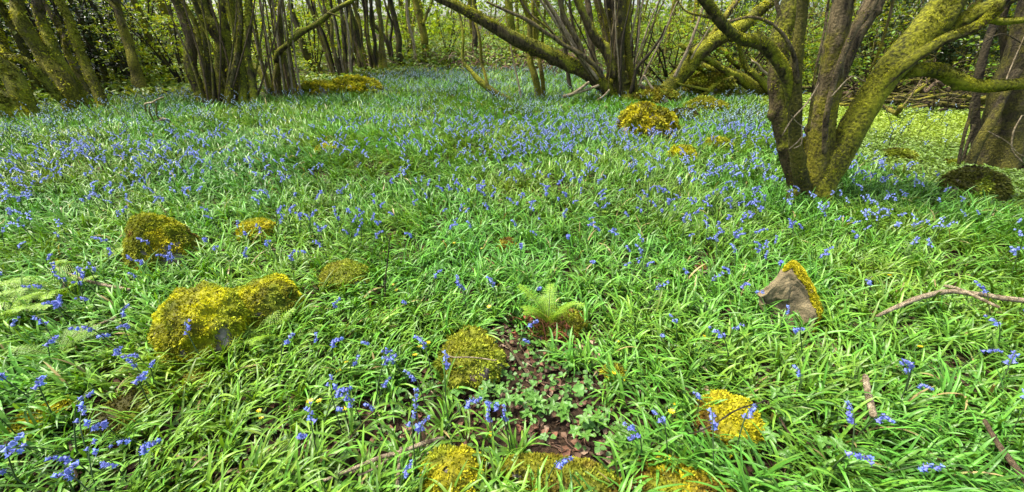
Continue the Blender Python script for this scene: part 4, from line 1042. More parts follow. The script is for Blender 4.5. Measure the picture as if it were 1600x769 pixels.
def flower_sites():
    out = []
    for (y0, y1, dens) in ((0.75, 2.6, 36), (2.6, 4.6, 82), (4.6, 8.5, 115), (8.5, 14, 95), (14, 25, 80)):
        x, y, z, px, py = meadow(dens, y0, y1)
        cl = n2(x, y, 0.55, 61) * 0.55 + n2(x, y, 2.4, 63) * 0.45
        def g(cx, cy, rx, ry, a): return a * np.exp(-(((px - cx) / rx) ** 2 + ((py - cy) / ry) ** 2))
        d = 0.32 + g(60, 320, 150, 80, 0.4) + g(250, 290, 120, 40, 0.25) + g(720, 140, 170, 26, 0.6) + g(1000, 290, 260, 90, 0.35) + g(1330, 270, 110, 50, 0.5) + g(1150, 215, 80, 35, 0.3) + g(160, 500, 130, 60, 0.3) + g(60, 690, 120, 60, 0.4) \
            + g(250, 158, 80, 10, 0.4) - g(420, 200, 160, 40, 0.12) - g(120, 210, 160, 25, 0.16) - g(1000, 200, 120, 45, 0.2) + g(850, 235, 120, 40, 0.35) + g(1420, 350, 180, 70, 0.15) - g(480, 330, 160, 60, 0.08) - g(800, 640, 120, 60, 0.2)
        k = rng.random(len(x)) < d * (0.2 + 0.8 * smooth(0.36, 0.62, cl)) * (1.15 if y1 < 9 else 0.75) * (1 - 0.7 * bare(px, py))
        out.append(np.stack([x[k], y[k], z[k]], 1))
    # a few in the pale lawn under the big tree
    x, y, z, px, py = meadow(9, 4, 11, lawn=True)
    k = rng.random(len(x)) < np.exp(-(((px - 1390) / 70) ** 2 + ((py - 225) / 35) ** 2)) + 0.35 * np.exp(-(((px - 1150) / 90) ** 2 + ((py - 190) / 30) ** 2))
    out.append(np.stack([x[k], y[k], z[k]], 1))
    return np.concatenate(out)

def bluebells():
    P = flower_sites()
    # the ones that show singly in the photograph
    spots = [(205, 300), (200, 292), (215, 296), (310, 300), (215, 520), (205, 530), (222, 508), (98, 528), (30, 505), (20, 495), (35, 520), (250, 600), (248, 620), (255, 590), (95, 685), (33, 688), (130, 700), (168, 675), (205, 672), (270, 690), (45, 745), (70, 750), (130, 755), (225, 725), (20, 570), (70, 600),
             (475, 690), (505, 640), (540, 655), (665, 680), (688, 655), (775, 690), (845, 752), (1000, 700), (1040, 705), (1115, 725), (1145, 690), (1080, 640), (1155, 440), (1160, 450), (1210, 495), (1125, 525), (1140, 550), (1240, 600), (1330, 660), (1320, 710), (1285, 715), (1560, 670), (1570, 740), (1545, 600),
             (520, 480), (465, 420), (600, 535), (640, 545), (650, 580), (580, 380), (995, 415), (1000, 425), (985, 420), (850, 440), (230, 430), (240, 410), (265, 400), (280, 415), (440, 555), (545, 640), (1395, 610), (1405, 600), (1485, 555), (1585, 560), (160, 730)]
    ex = []
    for (px, py) in spots:
        g = ground(px, py + 38, 0.0); ex.append(g)
    P = np.concatenate([np.array(ex), P])
    px, py, dep = project(P + np.array([0, 0, 0.22]))
    vis = (px > 8) & (px < 1592) & (py > 8) & (py < 765)
    dist = np.where(vis, np.hypot(P[:, 0], P[:, 1]), 1e3)
    order = np.argsort(dist)[:300]
    chosen = np.zeros(len(P), bool); chosen[order] = True
    # prototypes
    protos, plain = [], []
    bellm = []
    for q in range(3):
        mb = MB(); V, Fq = bell_verts(1.0); mb.add(V, Fq, BLUE * (0.85, 1.0, 1.12)[q] * np.array([(1.0, 1, 1), (1.12, 1, 1), (0.9, 1.05, 1)][q]))
        bellm.append(mb.mesh('bell', M_PETAL))
    stemm, allm = [], []
    for q, (SP_, bells) in enumerate(RAC):
        R = np.interp(np.arange(len(SP_)), [0, 6, 9], [0.0028, 0.0022, 0.0012])
        mb = MB(); tube(mb, np.concatenate([SP_, R[:, None]], 1), 6, 1, 0, col=(0.05, 0.09, 0.03))
        for (p, pit, az, s) in bells:
            pass
        stemm.append(mb.mesh('stem', M_STEM))
        mb2 = MB(); tube(mb2, np.concatenate([SP_, R[:, None]], 1), 5, 1, 0, col=(0.05, 0.09, 0.03))
        for (p, pit, az, s) in bells:
            V, Fq = bell_verts(s); mb2.add(V @ rotm(-pit, az).T + p, Fq, BLUE)
        allm.append(mb2.mesh('bluebell', M_PETAL))
    land = np.array([(a, b, d) for (a, b, c, d) in LAND]); names = [c for (_, _, c, _) in LAND]
    for n_, i in enumerate(order):
        x, y, z = P[i]
        dl = np.hypot(land[:, 0] - x, land[:, 1] - y) - land[:, 2]
        j = int(np.argmin(dl))
        where = 'close beside ' + names[j] if dl[j] < 0.18 else ('about a step from ' + names[j] if dl[j] < 0.7 else 'in open strap leaves away from rocks and trees')
        lab = 'nodding bluebell flower stalk ' + where
        grp = 'bluebells ' + where
        q = int(rng.integers(len(RAC))); sc = float(rng.uniform(0.85, 1.2)); rz = float(rng.random() * 6.28); tilt = float(rng.normal() * 0.13)
        if n_ < 130:
            root = thing('bluebell', lab, 'bluebell', (x, y, z), grp)
            o = bpy.data.objects.new('stem', stemm[q]); COL.objects.link(o); o.parent = root
            for b, (p, pit, az, s) in enumerate(RAC[q][1]):
                c = bpy.data.objects.new('bell', bellm[(q + b) % 3]); COL.objects.link(c); c.parent = root
                c.location = Vector([float(v) for v in p]); c.rotation_euler = (0, float(pit), float(az)); c.scale = (float(s),) * 3
        else:
            root = bpy.data.objects.new('bluebell', allm[q]); COL.objects.link(root); tag(root, lab, 'bluebell', grp); root.location = (float(x), float(y), float(z))
        root.rotation_euler = (tilt, float(rng.normal() * 0.1), rz); root.scale = (sc,) * 3
    # the rest, beyond counting
    R = P[~chosen]
    mb = MB()
    qs = rng.integers(len(RAC), size=len(R)); d = np.hypot(R[:, 0], R[:, 1])
    for q, (SP_, bells) in enumerate(RAC):
        for far in (0, 1):
            m = (qs == q) & ((d > 8) == bool(far)); n = m.sum()
            if n == 0: continue
            tb = MB(); Rr = np.interp(np.arange(len(SP_)), [0, 6, 9], [0.0028, 0.0022, 0.0012]) * (1.5 if far else 1)
            SQ = SP_[::3] if far else SP_
            tube(tb, np.concatenate([SQ, (Rr[::3] if far else Rr)[:, None]], 1), 3, 1, 0, col=(0.05, 0.09, 0.03))
            for b, (p, pit, az, s) in enumerate(bells):
                if far and b % 2: continue
                V, Fq = bell_verts(s * (0.85 if far else 0.88), False); tb.add(V @ rotm(-pit, az).T + p, Fq, BLUE * np.array([1.05, 1.1, 0.95]) * (0.95 + 0.2 * (b % 2)) * (np.array([1.35, 1.45, 0.86]) if far else 1))
            V0 = np.concatenate(tb.V); C0 = np.concatenate(tb.C)
            a = rng.random(n) * 6.28; sc = (0.85 + 0.35 * rng.random(n)) * (1.12 if far else 1)
            ca, sa = np.cos(a) * sc, np.sin(a) * sc
            X = V0[None, :, 0] * ca[:, None] - V0[None, :, 1] * sa[:, None]; Yy = V0[None, :, 0] * sa[:, None] + V0[None, :, 1] * ca[:, None]
            Z = V0[None, :, 2] * sc[:, None]
            VV = np.stack([X, Yy, Z], -1) + R[m][:, None]
            CC = np.repeat((0.8 + 0.4 * rng.random((n, 1, 1))), len(V0), 1) * C0[None]
            off = np.arange(n)[:, None, None] * len(V0)
            start = mb.n
            mb.V.append(VV.reshape(-1, 3)); mb.C.append(CC.reshape(-1, 3)); mb.n += VV.shape[0] * VV.shape[1]
            for f in tb.F: mb.F.append((f[None] + off).reshape(-1, f.shape[1]) + start)
    single('far_bluebells', mb, M_PETAL, 'hazy drifts of bluebell flowers across the woodland floor', kind='stuff')
    print('bluebells total', len(P))
bluebells()

# ------------------------------------------------------------------ lawn herbs, soil herbs, litter
def lawn():
    mb = MB()
    x, y, z, px, py = meadow(2200, 3.5, 8.5, 1.75, lawn=True)
    x2, y2, z2, px2, py2 = meadow(1300, 8.5, 15, 1.75, lawn=True)
    far = np.concatenate([np.zeros(len(x)), np.ones(len(x2))])
    x, y, z, px, py = [np.concatenate(t) for t in ((x, x2), (y, y2), (z, z2), (px, px2), (py, py2))]
    k = rng.random(len(x)) < smooth(0.05, 0.3, n2(x, y, 0.8, 71))
    x, y, z, px, py, far = x[k], y[k], z[k], px[k], py[k], far[k]
    N = len(x)
    c = np.stack([x, y, z + 0.02 + 0.06 * rng.random(N)], 1)
    nr = rng.normal(size=(N, 3)) * 0.35 + np.array([0, 0, 1.0])
    yel = smooth(0.35, 0.65, n2(x, y, 2.5, 73)) * 0.5 + 0.5 * smooth(250, 190, py)  # noise patches, plus the sunlit far side painted in as paler leaf colour
    col = np.array([0.12, 0.21, 0.035])[None] * (1 - yel[:, None]) + np.array([0.25, 0.36, 0.04])[None] * yel[:, None]
    col = col * (0.6 + 0.7 * rng.random((N, 1)))
    leaves(mb, c, nr, (0.028 + 0.03 * rng.random(N)) * (1 + 0.6 * far), col, asp=0.55, fold=0.25)
    single('ground_herbs', mb, M_COVER, 'pale green low herb carpet on the open floor at right', kind='stuff')
lawn()

def soil_herbs():
    mb = MB(); lit = MB()
    x, y, z, px, py = meadow(1300, 0.6, 3.0)
    b = bare(px, py)
    d = 0.18 + 0.9 * b * smooth(0.38, 0.55, n2(x, y, 0.25, 81)) + 0.18 * smooth(0.5, 0.6, n2(x, y, 0.5, 83))
    k = rng.random(len(x)) < d
    x1, y1, z1 = x[k], y[k], z[k]; N = len(x1)
    c = np.stack([x1, y1, z1 + 0.015 + 0.05 * rng.random(N)], 1)
    nr = rng.normal(size=(N, 3)) * 0.4 + np.array([0, -0.15, 1.0])
    kind = n2(x1, y1, 0.4, 85)
    col = np.where((kind > 0.5)[:, None], np.array([[0.075, 0.175, 0.03]]), np.array([[0.095, 0.20, 0.022]])) * (0.7 + 0.6 * rng.random((N, 1)))
    leaves(mb, c, nr, 0.013 + 0.02 * rng.random(N), col, asp=1.0, fold=0.2)
    # trifoliate and lobed leaves
    k = rng.random(len(x)) < 0.035 * (0.35 + 1.4 * b)
    xs, ys, zs = x[k], y[k], z[k]
    for i in range(len(xs)):
        n = random.choice([3, 3, 5]); s = random.uniform(0.016, 0.034); h = random.uniform(0.03, 0.09)
        a = np.linspace(0, 2 * math.pi, n, endpoint=False) + random.random() * 6
        up = np.array([random.gauss(0, .25), random.gauss(0, .25) - 0.1, 1.0]); up /= np.linalg.norm(up)
        dirs = np.stack([np.cos(a), np.sin(a), np.zeros(n)], 1); dirs -= up * (dirs @ up)[:, None]
        cc = np.array([xs[i], ys[i], zs[i] + h]) + dirs * s * 0.55
        leaves(mb, cc, np.tile(up, (n, 1)) + rng.normal(size=(n, 3)) * 0.12, np.full(n, s * 1.15), np.tile(np.array([0.08, 0.20, 0.03]) * random.uniform(0.8, 1.3), (n, 1)), asp=0.85, az=dirs)
        tube(mb, np.array([[xs[i], ys[i], zs[i], 0.0012], [xs[i], ys[i], zs[i] + h, 0.001]]), 3, 1, 0, col=(0.06, 0.10, 0.03))
    # litter
    k = rng.random(len(x)) < 0.10 + 0.5 * b
    xl, yl, zl = x[k], y[k], z[k]
    x3, y3, z3, _, _ = meadow(40, 3.0, 8.0)
    x4, y4, z4, _, _ = meadow(25, 4.0, 14.0, lawn=True)
    xl, yl, zl = np.concatenate([xl, x3, x4]), np.concatenate([yl, y3, y4]), np.concatenate([zl, z3, z4])
    N = len(xl)
    cl = vary((0.115, 0.068, 0.038), N, 0.25, 0.55); pale = rng.random(N) < 0.12; cl[pale] = np.array([0.32, 0.22, 0.14]) * (0.6 + 0.6 * rng.random((pale.sum(), 1)))
    leaves(lit, np.stack([xl, yl, zl + 0.006 + 0.012 * rng.random(N)], 1), rng.normal(size=(N, 3)) * 0.5 + np.array([0, 0, 1.0]), 0.025 + 0.035 * rng.random(N), cl, asp=0.7, fold=0.35)
    # small twigs and crumbs in the litter
    k = rng.random(len(x)) < 0.015 + 0.14 * b
    for a_, b_, c_ in zip(x[k], y[k], z[k]):
        an = random.random() * 6.28; l = random.uniform(0.02, 0.10)
        q = np.array([[0, 0, 0.008], [math.cos(an) * l * .5, math.sin(an) * l * .5, 0.016], [math.cos(an + .3) * l, math.sin(an + .3) * l, 0.01]]) + np.array([a_, b_, c_])
        s_ = random.uniform(0.8, 2.0); tube(lit, np.concatenate([q, [[0.0016 * s_], [0.0018 * s_], [0.001 * s_]]], 1), 4, 2, 0, col=np.array(random.choice([(0.16, 0.09, 0.05), (0.30, 0.22, 0.14), (0.09, 0.05, 0.03)])))
    single('soil_herbs', mb, M_COVER, 'small round and lobed herb leaves on the bare soil in front', kind='stuff')
    single('leaf_litter', lit, M_LITTER, 'brown dead leaves and crumbs on the dark soil', kind='stuff')
soil_herbs()

# ------------------------------------------------------------------ fallen sticks
def stick(label, lines, lift=0.05, mat=M_STICK, name='fallen_branch', cat='stick', lifts=None, near=None):
    g0 = ground(*lines[0][0][:2])
    root = thing(name, label, cat, g0)
    for q, ln in enumerate(lines):
        pr = []
        for i, (px, py, wpx) in enumerate(ln):
            l = (lifts[q][i] if lifts else lift)
            d = ray(px, py); g = ground(px, py, l)
            t = g[1] / d[1]
            pr.append([*(np.array([0, 0, CAMZ]) + d * t), wpx * t / F / 2])
        mb = MB(); tube(mb, np.array(pr), 8, 6, 0.18, 25.0, seed=q + int(px), moss=[0.0, 0.0], wander=0.03)
        part('branch' if q == 0 else 'side_twig', mb, mat, root)
    if near: LAND.append((g0[0], g0[1], near, 0.1))
    return root
stick('long curved bare branch lying on the leaves at the right edge', [[(1368, 494, 5), (1400, 478, 7), (1435, 463, 8), (1478, 454, 8), (1530, 458, 8), (1570, 464, 9), (1625, 470, 9)], [(1476, 446, 5), (1500, 452, 5), (1535, 468, 5), (1560, 480, 5)]], 0.21, near='the long curved branch')
stick('pale forked stick on the herbs left of the knobbly moss rock', [[(505, 748, 5), (545, 732, 6), (590, 714, 7), (628, 704, 7), (660, 692, 7), (692, 684, 5)], [(628, 704, 7), (624, 730, 6), (621, 775, 6)], [(560, 742, 3), (590, 728, 4), (606, 718, 3)]], 0.13, near='the pale forked stick')
stick('brown twig on bare soil under the small fern', [[(786, 528, 4), (806, 560, 5), (832, 598, 5)], [(806, 560, 3), (790, 574, 2)]], 0.04, M_BROWNSTICK)
stick('thin pale twig lying left of the tall peaked boulder', [[(84, 414, 4), (115, 428, 4), (150, 440, 5), (200, 452, 5)]], 0.16)
stick('short pale stick standing out of leaves at lower left', [[(108, 532, 4), (140, 516, 5), (182, 498, 5)]], 0.12)
stick('stubby peeled stick in the leaves of the lower right', [[(1356, 592, 8), (1362, 622, 10), (1370, 652, 10)]], 0.17)
stick('long brown stick sloping into the lower right corner', [[(1540, 655, 6), (1560, 690, 8), (1582, 720, 9), (1610, 756, 10)]], 0.16, M_BROWNSTICK)
stick('short brown stick half hidden above the corner stick', [[(1492, 590, 6), (1512, 604, 6), (1528, 616, 5)]], 0.10, M_BROWNSTICK)
stick('thin brown bramble stem curving through the lower right leaves', [[(1200, 628, 2.5), (1222, 655, 3), (1240, 680, 3), (1285, 698, 3), (1335, 716, 3)]], 0.10, M_BROWNSTICK)
stick('upright broken pale twig with a loop in the far left leaves', [[(276, 204, 6), (266, 192, 6), (258, 186, 4), (238, 190, 2)], [(258, 186, 2.6), (248, 184, 2.6), (244, 164, 2.6), (240, 160, 2)], [(240, 188, 2.6), (234, 176, 2.6), (233, 166, 2.6)], [(226, 174, 2.6), (228, 164, 3), (240, 161, 2.6), (248, 156, 2), (256, 152, 1.6)]],
      lifts=[[0.05, 0.12, 0.2, 0.2], [0.2, 0.22, 0.5, 0.55], [0.2, 0.35, 0.48], [0.3, 0.5, 0.55, 0.62, 0.7]])
stick('small grey twig on the grass near the leaning far left trunks', [[(156, 196, 5), (168, 191, 6), (182, 192, 3)]], 0.1)
stick('thin dark stick on the pale lawn right of the big tree', [[(1336, 229, 2), (1370, 229, 3), (1405, 227, 4), (1416, 222, 2)]], 0.05, M_DARKBARK)
stick('short broken stick at the foot of the dark dome boulder', [[(1562, 318, 5), (1568, 310, 5), (1572, 302, 4)]], 0.05)
stick('thin dead upright stalk in the middle of the leaves', [[(604, 478, 2), (603, 440, 2.4), (607, 405, 2), (610, 370, 1.5)]], lifts=[[0.02, 0.2, 0.35, 0.5]], mat=M_DARKBARK, name='dead_stalk')
stick('thin twig lying over the orange brown mossy rock', [[(1075, 678, 2), (1110, 665, 2.4), (1150, 640, 2.4), (1195, 626, 2.4)]], 0.2, M_DARKBARK)
stick('thin dry stem lying across the ragged moss mound', [[(700, 556, 2), (735, 556, 2.2), (776, 562, 2)]], 0.26)
stick('short straw coloured stick at the edge of the bare soil', [[(862, 626, 4), (876, 620, 5), (890, 615, 4)]], 0.03)
stick('brown stick leaning in the leaves left of the bare soil', [[(540, 682, 4), (560, 662, 5), (580, 640, 5)]], 0.08, M_BROWNSTICK)
stick('brown dry stalk upright in the lower left leaves', [[(108, 690, 4), (114, 720, 4), (118, 750, 4)]], 0.12, M_BROWNSTICK, name='dead_stalk')
stick('low brown twig beside the sunk flat stone', [[(1395, 514, 5), (1420, 510, 7), (1440, 505, 4)]], 0.06, M_BROWNSTICK)

# rusty dead fern litter by the small fern
def dead_fern():
    G = ground(868, 532)
    root = thing('dead_fern', 'tangle of rusty dead fern stalks behind the bare soil', 'dead fern', G)
    for q in range(16):
        an = random.uniform(-0.6, 3.6); l = random.uniform(0.08, 0.24)
        p = G + np.array([random.uniform(-.13, .13), random.uniform(-.06, .06), 0.02])
        mid = p + np.array([math.cos(an) * l * .5, math.sin(an) * l * .3, random.uniform(0.03, 0.12)]); e = p + np.array([math.cos(an) * l, math.sin(an) * l * .6, random.uniform(0.0, 0.12)])
        mb = MB(); tube(mb, np.array([[*p, 0.003], [*mid, 0.003], [*e, 0.0015]]), 5, 5, 0, col=(0.20, 0.075, 0.03), wander=0.03, seed=q)
        for _ in range(8):
            t = random.random(); c = p * (1 - t) + e * t + np.array([0, 0, 0.03 * math.sin(t * 3)])
            leaves(mb, c[None] + rng.normal(size=(3, 3)) * 0.012, rng.normal(size=(3, 3)), np.full(3, 0.03), vary((0.16, 0.06, 0.025), 3), asp=0.3)
        part('stalk', mb, M_LITTER, root)
dead_fern()

# ------------------------------------------------------------------ ferns
def fern(label, px, py, n, L_, col, up=0.5, seed=0, azc=None):
    G = ground(px, py); r = np.random.default_rng(seed)
    root = thing('fern', label, 'fern', G)
    for q in range(n):
        az = r.random() * 6.28 if azc is None else azc + r.uniform(-1.2, 1.2)
        l = L_ * r.uniform(0.7, 1.1); S = 12
        th = np.linspace(up * r.uniform(0.5, 1.2), up + r.uniform(0.9, 1.5), S); ds = l / S
        hx = np.concatenate([[0], np.cumsum(np.sin(th) * ds)]); hz = np.concatenate([[0], np.cumsum(np.cos(th) * ds)])
        d = np.array([math.cos(az), math.sin(az), 0]); sd = np.array([-d[1], d[0], 0])
        P = G + d * hx[:, None] + np.array([0, 0, 1]) * (hz[:, None] + 0.01)
        mb = MB(); tube(mb, np.concatenate([P, np.linspace(0.003, 0.001, S + 1)[:, None]], 1), 5, 1, 0, col=(0.10, 0.15, 0.03))
        k = 16
        for i in range(k):
            t = 0.12 + 0.86 * i / k
            c = np.array([np.interp(t * S, np.arange(S + 1), P[:, a]) for a in range(3)])
            w_ = l * 0.24 * math.sin(math.pi * min(1, 0.18 + 0.82 * t)) ** 0.8 * (1 - 0.25 * t) + 0.006
            T = np.array([np.interp(min(S, t * S + 1), np.arange(S + 1), P[:, a]) for a in range(3)]) - c; T /= np.linalg.norm(T) + 1e-9
            nn = np.cross(T, sd); nn = nn if nn[2] > 0 else -nn
            for s in (-1, 1):
                m = 7
                tt = (np.arange(m) + 0.5) / m
                base = c + (sd * s * w_ + T * w_ * 0.25)[None] * tt[:, None] - np.array([0, 0, 0.12]) * w_ * tt[:, None] ** 2
                sz = l / k * 0.62 * (1.15 - 0.8 * tt)
                for s2 in (-1, 1):
                    dirs = np.tile(T * s2 + sd * s * 0.5, (m, 1))
                    leaves(mb, base + dirs * sz[:, None] * 0.35, np.tile(nn, (m, 1)) + r.normal(size=(m, 3)) * 0.12, sz, vary(col, m, 0.1, 0.2, r), asp=0.5, az=dirs, fold=0.1)
        part('frond', mb, M_COVER, root)
    LAND.append((G[0], G[1], 'a fern', 0.1))
FC = (0.18, 0.33, 0.02)
fern('yellow green fern between the thin pale twig and the left edge', 105, 476, 8, 0.38, FC, 0.4, 1)
fern('fresh lime fern cut by the left edge', 14, 520, 8, 0.38, FC, 0.4, 2)
fern('single fern fronds arching left of the tall peaked boulder', 160, 428, 6, 0.38, FC, 0.4, 3)
fern('fern standing up behind the low moss lump', 856, 518, 9, 0.34, (0.18, 0.33, 0.02), 0.12, 4)
fern('small fern in front of the broad yellow moss boulder', 425, 545, 6, 0.28, FC, 0.35, 5)
fern('fern tuft in the shade right of the yellow boulders', 470, 550, 4, 0.2, FC, 0.5, 6)
fern('tiny fern growing on the orange brown mossy rock', 1150, 650, 4, 0.12, FC, 0.8, 7)
fern('fern by the moss wrapped base at the left edge', 62, 178, 6, 0.5, (0.12, 0.22, 0.02), 0.9, 8)
fern('small fern lost in the leaves at the middle', 925, 345, 5, 0.22, FC, 0.5, 9)
fern('low fern in the lower left leaves under the yellow boulder', 100, 575, 6, 0.3, (0.13, 0.26, 0.02), 0.4, 10)

# leafy rosettes of palmate leaves near the front
def rosette(label, px, py, n, s, col, seed):
    G = ground(px, py); r = np.random.default_rng(seed)
    root = thing('leafy_plant', label, 'plant', G)
    for q in range(n):
        az = r.random() * 6.28; d = r.uniform(0.02, 0.10); h = r.uniform(0.05, 0.11)
        c = G + np.array([math.cos(az) * d, math.sin(az) * d, h])
        mb = MB(); tube(mb, np.array([[*G, 0.0015], [*(G * 0.5 + c * 0.5 + np.array([0, 0, h * 0.3])), 0.0015], [*c, 0.0012]]), 4, 3, 0, col=(0.09, 0.12, 0.03))
        k = 5; a = np.linspace(-2.2, 2.2, k) + az
        up = np.array([r.normal() * .25, r.normal() * .25 - 0.15, 1.0]); up /= np.linalg.norm(up)
        dirs = np.stack([np.cos(a), np.sin(a), np.zeros(k)], 1); dirs -= up * (dirs @ up)[:, None]
        for sc, off in ((1.0, 0.5), (0.62, 0.85)):
            leaves(mb, c + dirs * s * off, np.tile(up, (k, 1)) + r.normal(size=(k, 3)) * 0.1, np.full(k, s * 1.1 * sc), vary(col, k, 0.08, 0.15, r), asp=0.62, az=dirs)
        part('leaf', mb, M_COVER, root)
GC = (0.085, 0.21, 0.03)
for i, (lb, px, py) in enumerate((('lobed leaf plant in the middle of the bare soil', 838, 648), ('lobed leaf plant on the near edge of the bare soil', 905, 672), ('low lobed leaf plant between ragged moss mound and bare soil', 770, 640), ('cut leaf plant right of the wide dark hummock', 985, 715),
                                  ('bright cut leaf plant right of the orange brown mossy rock', 1195, 706), ('cut leaf plant under the orange brown mossy rock', 1130, 708), ('fresh cut leaf plant in the lower right leaves', 1290, 740), ('cut leaf plant among leaves above the orange brown mossy rock', 1215, 655))):
    rosette(lb, px, py, 11, 0.034, GC if i % 2 == 0 else (0.085, 0.21, 0.025), 200 + i)

# yellow celandines
def celandines():
    pts = [(414, 668), (411, 658), (495, 650), (508, 645), (532, 660), (523, 725), (545, 590), (660, 565), (665, 555), (762, 690), (664, 750), (650, 575), (1050, 665), (1048, 660), (955, 548), (1088, 540), (756, 395), (712, 390), (615, 455), (625, 465), (770, 488), (1362, 440), (1385, 445), (1440, 560), (955, 600), (765, 570), (540, 600)]
    stem_m, head_m = MB(), MB()
    tube(stem_m, np.array([[0, 0, 0, 0.0014], [0.004, 0, 0.06, 0.0013], [0, 0, 0.115, 0.0012]]), 5, 3, 0, col=(0.08, 0.13, 0.03))
    a = np.linspace(0, 2 * math.pi, 8, endpoint=False); d = np.stack([np.cos(a), np.sin(a), np.zeros(8)], 1)
    leaves(head_m, d * 0.009 + np.array([0, 0, 0.117]), d * -0.3 + np.array([0, 0, 1.0]), np.full(8, 0.016), np.tile((0.58, 0.44, 0.01), (8, 1)), asp=0.5, az=d)
    sm, hm = stem_m.mesh('stem', M_STEM), head_m.mesh('petals', M_YELLOW)
    land = np.array([(a, b, d) for (a, b, c, d) in LAND]); names = [c for (_, _, c, _) in LAND]
    for (px, py) in pts:
        g = ground(px, py + 10, 0.0)
        dl = np.hypot(land[:, 0] - g[0], land[:, 1] - g[1]) - land[:, 2]; j = int(np.argmin(dl))
        wh = 'close to ' + names[j] if dl[j] < 0.25 else ('a step away from ' + names[j] if dl[j] < 0.7 else 'deep in open leaves')
        r = thing('yellow_flower', 'tiny starry yellow flower ' + wh, 'flower', g, 'yellow flowers ' + wh)
        for n_, m in (('stem', sm), ('petals', hm)):
            o = bpy.data.objects.new(n_, m); COL.objects.link(o); o.parent = r
        r.rotation_euler = (random.uniform(-.3, .3), random.uniform(-.3, .3), random.random() * 6); r.scale = (random.uniform(0.75, 1.05),) * 3
celandines()

# ------------------------------------------------------------------ the wood behind
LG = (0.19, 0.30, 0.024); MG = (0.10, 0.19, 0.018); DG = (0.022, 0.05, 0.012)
def wood_proto(kind, i):
    r = np.random.default_rng(300 + i)
    root = thing('woodland_tree', 'x', 'tree', (0, 0, 0))
    H = r.uniform(8, 11); nst = 1 if kind != 'coppice' else r.integers(4, 8)
    lf = MB(); br = MB()
    for s in range(nst):
        lean = r.normal(size=2) * (0.5 if kind == 'trunk' else 1.5)
        k = 7; t = np.linspace(0, 1, k)
        b0 = np.array([0, 0]) if kind == 'trunk' else r.normal(size=2) * 0.25
        P = np.stack([b0[0] + lean[0] * t ** 1.3 + r.normal(size=k) * 0.10 * t, b0[1] + lean[1] * t ** 1.3 + r.normal(size=k) * 0.10 * t, -0.2 + t * H], 1)
        r0 = r.uniform(0.10, 0.18) if kind == 'trunk' else r.uniform(0.03, 0.08)
        mb = MB(); tube(mb, np.concatenate([P, (r0 * (1.15 - 0.8 * t))[:, None]], 1), 9, 4, 0.1, 3.0, seed=i * 7 + s, moss=[0.7, 0.4, 0.2], wander=0.15)
        part('trunk' if kind == 'trunk' else 'stem', mb, (M_BARK, M_DARKBARK, M_MOSSBARK)[(i + s) % 3], root)
        for _ in range(9 if kind == 'trunk' else 4):
            q = 0.16 + 0.84 * r.random() ** 2.0; p = np.array([np.interp(q, t, P[:, a]) for a in range(3)]); an = r.random() * 6.28
            L_ = r.uniform(0.9, 2.2)
            d = np.array([math.cos(an), math.sin(an), r.uniform(-0.1, 0.7)])
            for m in range(3):
                spray(br if m == 0 else None, lf, p + d * L_ * 0.25 * m, d + r.normal(size=3) * 0.5, L_, 0.018, 26, 0.10, LG if r.random() < 0.7 else MG, 0.3, 0.4, 4)
    part('branches', br, M_DARKBARK, root); part('crown', lf, M_TREELEAF, root)
    return root
def bush_proto(i, col, dense, mat, size=0.085, name='understory_shrub'):
    r = np.random.default_rng(400 + i)
    root = thing(name, 'x', 'shrub', (0, 0, 0))
    lf = MB()
    for s in range(7):
        an = r.random() * 6.28; h = r.uniform(1.4, 3.4); ln = r.uniform(0.3, 1.3)
        t = np.linspace(0, 1, 6)
        P = np.stack([math.cos(an) * ln * t ** 1.4, math.sin(an) * ln * t ** 1.4, -0.1 + h * t], 1)
        mb = MB(); tube(mb, np.concatenate([P, (0.025 * (1.1 - 0.8 * t))[:, None]], 1), 6, 2, 0.05, seed=s, moss=[0.3, 0.2])
        part('stem', mb, M_BARK if i % 2 else M_DARKBARK, root)
        for _ in range(dense):
            q = r.uniform(0.12, 1.0); p = np.array([np.interp(q, t, P[:, a]) for a in range(3)]); a2 = r.random() * 6.28
            spray(None, lf, p, (math.cos(a2), math.sin(a2), r.uniform(-0.1, 0.4)), r.uniform(0.5, 1.1), 0.01, 18, size, col, 0.3, 0.4)
    part('foliage', lf, mat, root)
    return root

BUSHES_L = [bush_proto(i, LG, 9, M_TREELEAF) for i in range(4)]
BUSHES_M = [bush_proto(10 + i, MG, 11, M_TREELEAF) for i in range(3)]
BUSHES_D = [bush_proto(20 + i, DG, 15, M_DARKLEAF, 0.075, 'holly_bush') for i in range(3)]
TREES = [wood_proto('trunk', i) for i in range(5)] + [wood_proto('coppice', 10 + i) for i in range(4)]
used = set()
def place(pr, x, y, sc, label, group, zs=1.0, cat=None):
    if pr.name in used: o = copy_tree(pr)
    else: o = pr; used.add(pr.name)
    o.location = (x, y, float(hgt(x, y)) - 0.05); o.rotation_euler = (random.gauss(0, 0.05), random.gauss(0, 0.05), random.random() * 6.28); o.scale = (sc, sc, sc * zs)
    tag(o, label, cat, group)
    return o

